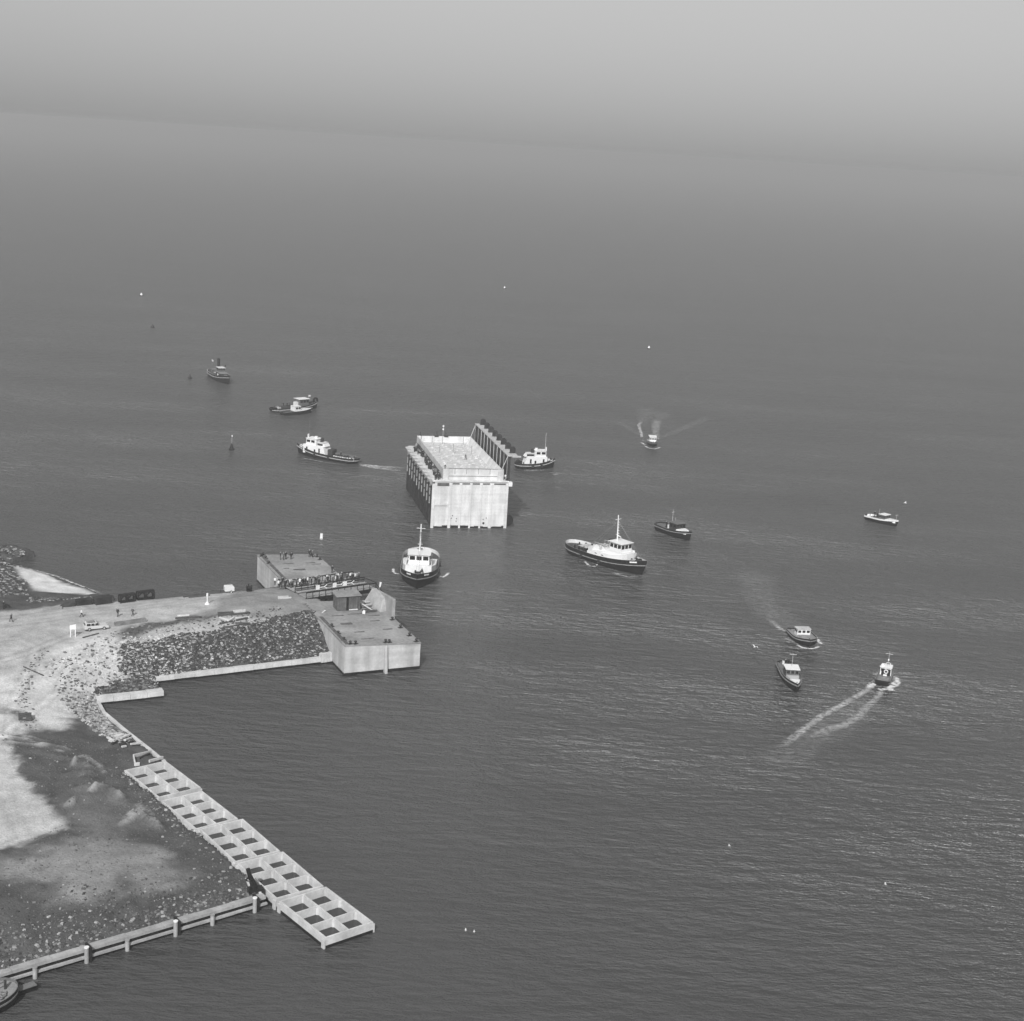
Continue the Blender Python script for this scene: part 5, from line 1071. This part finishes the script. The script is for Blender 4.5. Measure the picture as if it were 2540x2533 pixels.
# ------------------------------------------------------------------ buoys, gulls, markers
def buoy(px, py, r, h, m, label, pole=0, topm=None):
    p = at(px, py); t = thing('buoy', label, 'buoy', p)
    MB().tube((0, 0, -.4), (0, 0, .45), r, 12).build('float', m, t); MB().tube((0, 0, .45), (0, 0, h), r * .8, 12, r2=.12).build('cone', topm or m, t)
    MB().torus((0, 0, .35), r, .1, 'Z', 12).build('rim', 'dark', t)
    if pole: po = MB().tube((0, 0, h), (.1, 0, h + pole), .06, 5).build('pole', 'lgrey', t); MB().box(.1, 0, h + pole - .3, .3, .3, .5).build('topmark', 'clothpale', po)
buoy(574.6, 1116, .85, 2.1, 'black', 'dark conical buoy with pale pole, nearest the left tug', 2.4)
buoy(471, 939, .8, 1.9, 'dark', 'dark conical buoy left of the old steam tug')
buoy(378.4, 813, 1.0, 1.8, 'dark', 'dark buoy far out at the left, beyond the steam tug')
buoy(350.7, 734, 1.1, 1.8, 'black', 'dark buoy with white top, the farther one at the upper left', 0, 'white')
buoy(1609.5, 865.5, .85, 1.6, 'black', 'dark buoy with white top beyond the small launch with foam trails', 0, 'white')
buoy(1251.5, 716, 1.0, 1.7, 'black', 'dark buoy with white top far beyond the floating caisson', 0, 'white')
def gull(px, py, z, rz, label, s=1.0):
    p = at(px, py, z); t = thing('gull', label, 'bird', p, rz)
    vs = []; n = 6
    for x, r in ((-.28, .02), (-.15, .07), (.05, .09), (.2, .06), (.3, .02)):
        for i in range(n): q = 2 * PI * i / n; vs.append((x * s, r * s * math.cos(q), r * s * math.sin(q)))
    MB().add(vs, [(k * n + i, k * n + (i + 1) % n, (k + 1) * n + (i + 1) % n, (k + 1) * n + i) for k in range(4) for i in range(n)]).build('body', 'white', t, True)
    for sg in (1, -1): MB().add([(.1 * s, sg * .06 * s, .03), (-.1 * s, sg * .06 * s, .03), (-.05 * s, sg * .4 * s, .2 * s), (.12 * s, sg * .4 * s, .2 * s), (-.12 * s, sg * .85 * s, .08 * s), (.1 * s, sg * .06 * s, .06), (-.1 * s, sg * .06 * s, .06), (-.05 * s, sg * .4 * s, .23 * s), (.12 * s, sg * .4 * s, .23 * s)], [(0, 1, 2, 3), (3, 2, 4), (8, 7, 6, 5), (4, 7, 8), (0, 3, 8, 5), (1, 6, 7, 2), (3, 4, 8), (2, 7, 4)]).build('wing', 'white', t)
gull(1872.5, 1605, 4, .6, 'white gull flying left of the broad grey decked launch', 1.3)
gull(2245, 1248, 5, -.5, 'white gull flying above the boat at the far right edge', 1.5)
gull(1155, 2307, 6, .1, 'left one of two white gulls low over the empty foreground water', .55); gull(1176, 2311, 6, .1, 'right one of two white gulls low over the empty foreground water', .5)
gull(2196, 2193, 6, 0, 'white gull over the water at the lower right', .6); gull(1809, 2098, 6, .2, 'white gull over the water at lower centre right', .6)
p = at(797, 1338); t = thing('marker_float', 'small upright white board floating left of the tug seen bow on', 'marker', p, .2)
MB().bx(-.32, .32, -.04, .04, .3, 1.5).build('board', 'white', t); MB().tube((0, 0, -.3), (0, 0, .3), .4, 10).build('float', 'lgrey', t)

# ------------------------------------------------------------------ foam and wakes
def foam_material():
    m = bpy.data.materials.new('foam_film'); m.use_nodes = True; n = m.node_tree; b = n.nodes['Principled BSDF']
    b.inputs['Base Color'].default_value = (.66, .66, .66, 1); b.inputs['Roughness'].default_value = .8
    geo = n.nodes.new('ShaderNodeNewGeometry'); at_ = n.nodes.new('ShaderNodeAttribute'); at_.attribute_name = 'amount'
    mp = n.nodes.new('ShaderNodeMapping'); mp.inputs['Scale'].default_value = (.75, 1.5, 1); mp.inputs['Rotation'].default_value = (0, 0, .15); n.links.new(geo.outputs['Position'], mp.inputs['Vector'])
    t = n.nodes.new('ShaderNodeTexNoise'); t.inputs['Scale'].default_value = 1.0; t.inputs['Detail'].default_value = 6; t.inputs['Roughness'].default_value = .68; n.links.new(mp.outputs[0], t.inputs['Vector'])
    mr = n.nodes.new('ShaderNodeMapRange'); n.links.new(t.outputs['Fac'], mr.inputs[0]); mr.inputs[1].default_value = .40; mr.inputs[2].default_value = .66
    mu = n.nodes.new('ShaderNodeMath'); mu.operation = 'MULTIPLY'; mu.use_clamp = True; n.links.new(mr.outputs[0], mu.inputs[0]); n.links.new(at_.outputs['Fac'], mu.inputs[1]); n.links.new(mu.outputs[0], b.inputs['Alpha'])
    return m
FOAM = foam_material()
def foam(label, lines, name='wake_foam'):
    """films of broken foam along surveyed lines: (points, width start, width end, -, -, strength)"""
    V = []; F_ = []; A = []; base = rng.uniform(.03, .04)
    for li, (pts, wd0, wd1, dens, size, br) in enumerate(lines):
        P = [at(*p) for p in pts]; Q = []
        for a, b in zip(P[:-1], P[1:]):
            k = max(1, int((b - a).length / 1.2)); Q += [a.lerp(b, i / k) for i in range(k)]
        Q.append(P[-1]); n = len(Q); st = (.14 if br < .1 else min(3.2, .32 + (2.0 if br < .6 else 2.8) * br)); o = len(V); wob = rng.normal(0, .12, n)
        for i, c in enumerate(Q):
            f = i / max(1, n - 1); d = (Q[min(n - 1, i + 1)] - Q[max(0, i - 1)]).normalized(); s = Vector((-d.y, d.x, 0)); wd = (wd0 + (wd1 - wd0) * f) * (.8 if br > .1 else 1.1) + .12
            en = min(1, (i + .7) / 1.4, (n - 1 - i + .6) / (1.6 if br > .6 else 6))
            for k, u in enumerate((-1, -.5, 0, .5, 1)):
                q = c + s * (wd * (u + wob[i] * .6)); V.append((q.x, q.y, base + .003 * li)); A.append(st * en * (0, .75, 1, .75, 0)[k])
        for i in range(n - 1):
            for k in range(4): F_.append((o + i * 5 + k, o + i * 5 + k + 1, o + i * 5 + k + 6, o + i * 5 + k + 5))
    me = bpy.data.meshes.new(name); me.from_pydata(V, [], F_); me.attributes.new('amount', 'FLOAT', 'POINT').data.foreach_set('value', np.array(A, np.float32)); me.materials.append(FOAM); me.update()
    return tag(link(name, me), label, 'foam', kind='stuff')
foam('long double foam trail behind the workboat running away at the right', [
 ([(2172, 1695), (2140, 1718), (2090, 1748), (2040, 1775), (2000, 1805), (1965, 1832), (1935, 1856)], .8, 1.1, 3.5, .22, .3), ([(2186, 1712), (2176, 1730), (2150, 1755), (2130, 1778), (2090, 1800), (2040, 1815), (2000, 1832)], .8, 1.5, 3.5, .22, .2), ([(2040, 1815), (1990, 1850), (1900, 1910)], 3, 5, 1.2, .2, .0), ([(2150, 1740), (2080, 1790), (2010, 1840)], 4, 5, 1.6, .2, .05),
 ([(2174, 1690), (2166, 1697), (2155, 1706)], .8, 1.0, 14, .26, .8), ([(2215, 1678), (2226, 1690), (2218, 1700), (2204, 1706), (2212, 1716)], .9, 1.2, 12, .28, .8), ([(2180, 1670), (2167, 1674)], .4, .5, 10, .25, .8), ([(2176, 1708), (2186, 1712), (2200, 1710)], .5, .7, 12, .25, .7)])
foam('white bow wave and foam trail of the broad grey decked launch', [
 ([(1976, 1600), (1990, 1606), (2005, 1609), (2020, 1609), (2032, 1604)], .35, .35, 22, .3, .95), ([(2036, 1598), (2028, 1588), (2018, 1576)], .5, .6, 10, .26, .7), ([(1948, 1583), (1963, 1590), (1980, 1597)], .7, .7, 9, .28, .6), ([(1953, 1568), (1940, 1562), (1925, 1550), (1905, 1534)], .7, 1.2, 6, .24, .4), ([(1905, 1534), (1885, 1470), (1865, 1410)], 3, 6, 1.2, .22, .0), ([(1960, 1560), (1940, 1530), (1910, 1500)], 4, 5, 2.4, .2, .0)])
foam('bow wave and twin foam trails of the small launch heading towards the camera', [
 ([(1598, 1106), (1610, 1112), (1625, 1114), (1638, 1110)], .3, .3, 20, .3, .98), ([(1590, 1098), (1600, 1104)], .5, .4, 12, .3, .8), ([(1590, 1092), (1598, 1094)], .3, .3, 10, .3, .7), ([(1593, 1085), (1589, 1070), (1584, 1055), (1592, 1046)], .6, .9, 7, .26, .45), ([(1592, 1046), (1600, 1030), (1602, 1010)], 2, 4, 2, .22, .0), ([(1628, 1090), (1627, 1070), (1626, 1055), (1632, 1040)], 1.2, 2.0, 4, .24, .1), ([(1632, 1040), (1645, 1020)], 3, 5, 1.5, .22, 0), ([(1640, 1085), (1700, 1060), (1760, 1035)], 1.5, 2, 1.2, .22, 0), ([(1590, 1080), (1560, 1062), (1530, 1045)], 1.5, 2, 1.2, .22, 0)])
foam('pale wash between the left tug and the floating caisson', [([(893, 1152), (930, 1156), (965, 1159), (1003, 1161)], 1.0, 2.2, 9, .28, .5), ([(895, 1154), (940, 1162), (1000, 1168)], 1.2, 2.4, 6, .26, .35), ([(750, 1136), (800, 1146), (860, 1154)], .3, .3, 2, .2, .3)])
foam('two curling bow wave crests beside the tug seen bow on', [([(976, 1410), (975, 1418), (981, 1423), (990, 1424)], .35, .35, 16, .25, .8), ([(1091, 1430), (1098, 1432), (1107, 1428), (1115, 1420)], .35, .35, 14, .25, .8), ([(1060, 1331), (1070, 1337)], .3, .3, 8, .25, .4)])
foam('short white splash along the near side of the large tug', [([(1450, 1393), (1457, 1400), (1466, 1405), (1478, 1405)], .3, .35, 14, .26, .85), ([(1479, 1404), (1484, 1396)], .15, .15, 8, .2, .8), ([(1393, 1352), (1400, 1353)], .4, .4, 8, .25, .3), ([(1520, 1422), (1560, 1431), (1608, 1430)], 1.0, 1.0, 1.5, .2, .2)])
foam('broken wash under the tug behind the right side of the floating caisson', [([(1300, 1167), (1330, 1167), (1365, 1166)], .8, .8, 3, .25, .2), ([(1372, 1178), (1386, 1176)], .15, .15, 8, .22, .7), ([(1481, 1144), (1510, 1146)], .4, .4, 5, .22, .4), ([(1380, 1208), (1392, 1215)], .2, .2, 6, .2, .4), ([(1190, 1313), (1220, 1315)], .6, .6, 7, .25, .5)])
foam('thin line of white surf along the sandy beach', [([(34, 1402), (72, 1412), (106, 1420), (144, 1431), (180, 1446), (218, 1460), (255, 1474)], .35, .35, 5, .22, .5)], 'surf_foam')
caps = [([tuple(rng.uniform((950, 1050), (2500, 1950)))] , 0) for _ in range(46)]
foam('small white wave crests scattered over the open water', [([p[0], (p[0][0] + rng.uniform(2, 6), p[0][1] + rng.uniform(-1, 1))], .15, .15, 2.2, .17, .2) for p, _ in caps], 'wave_crests')
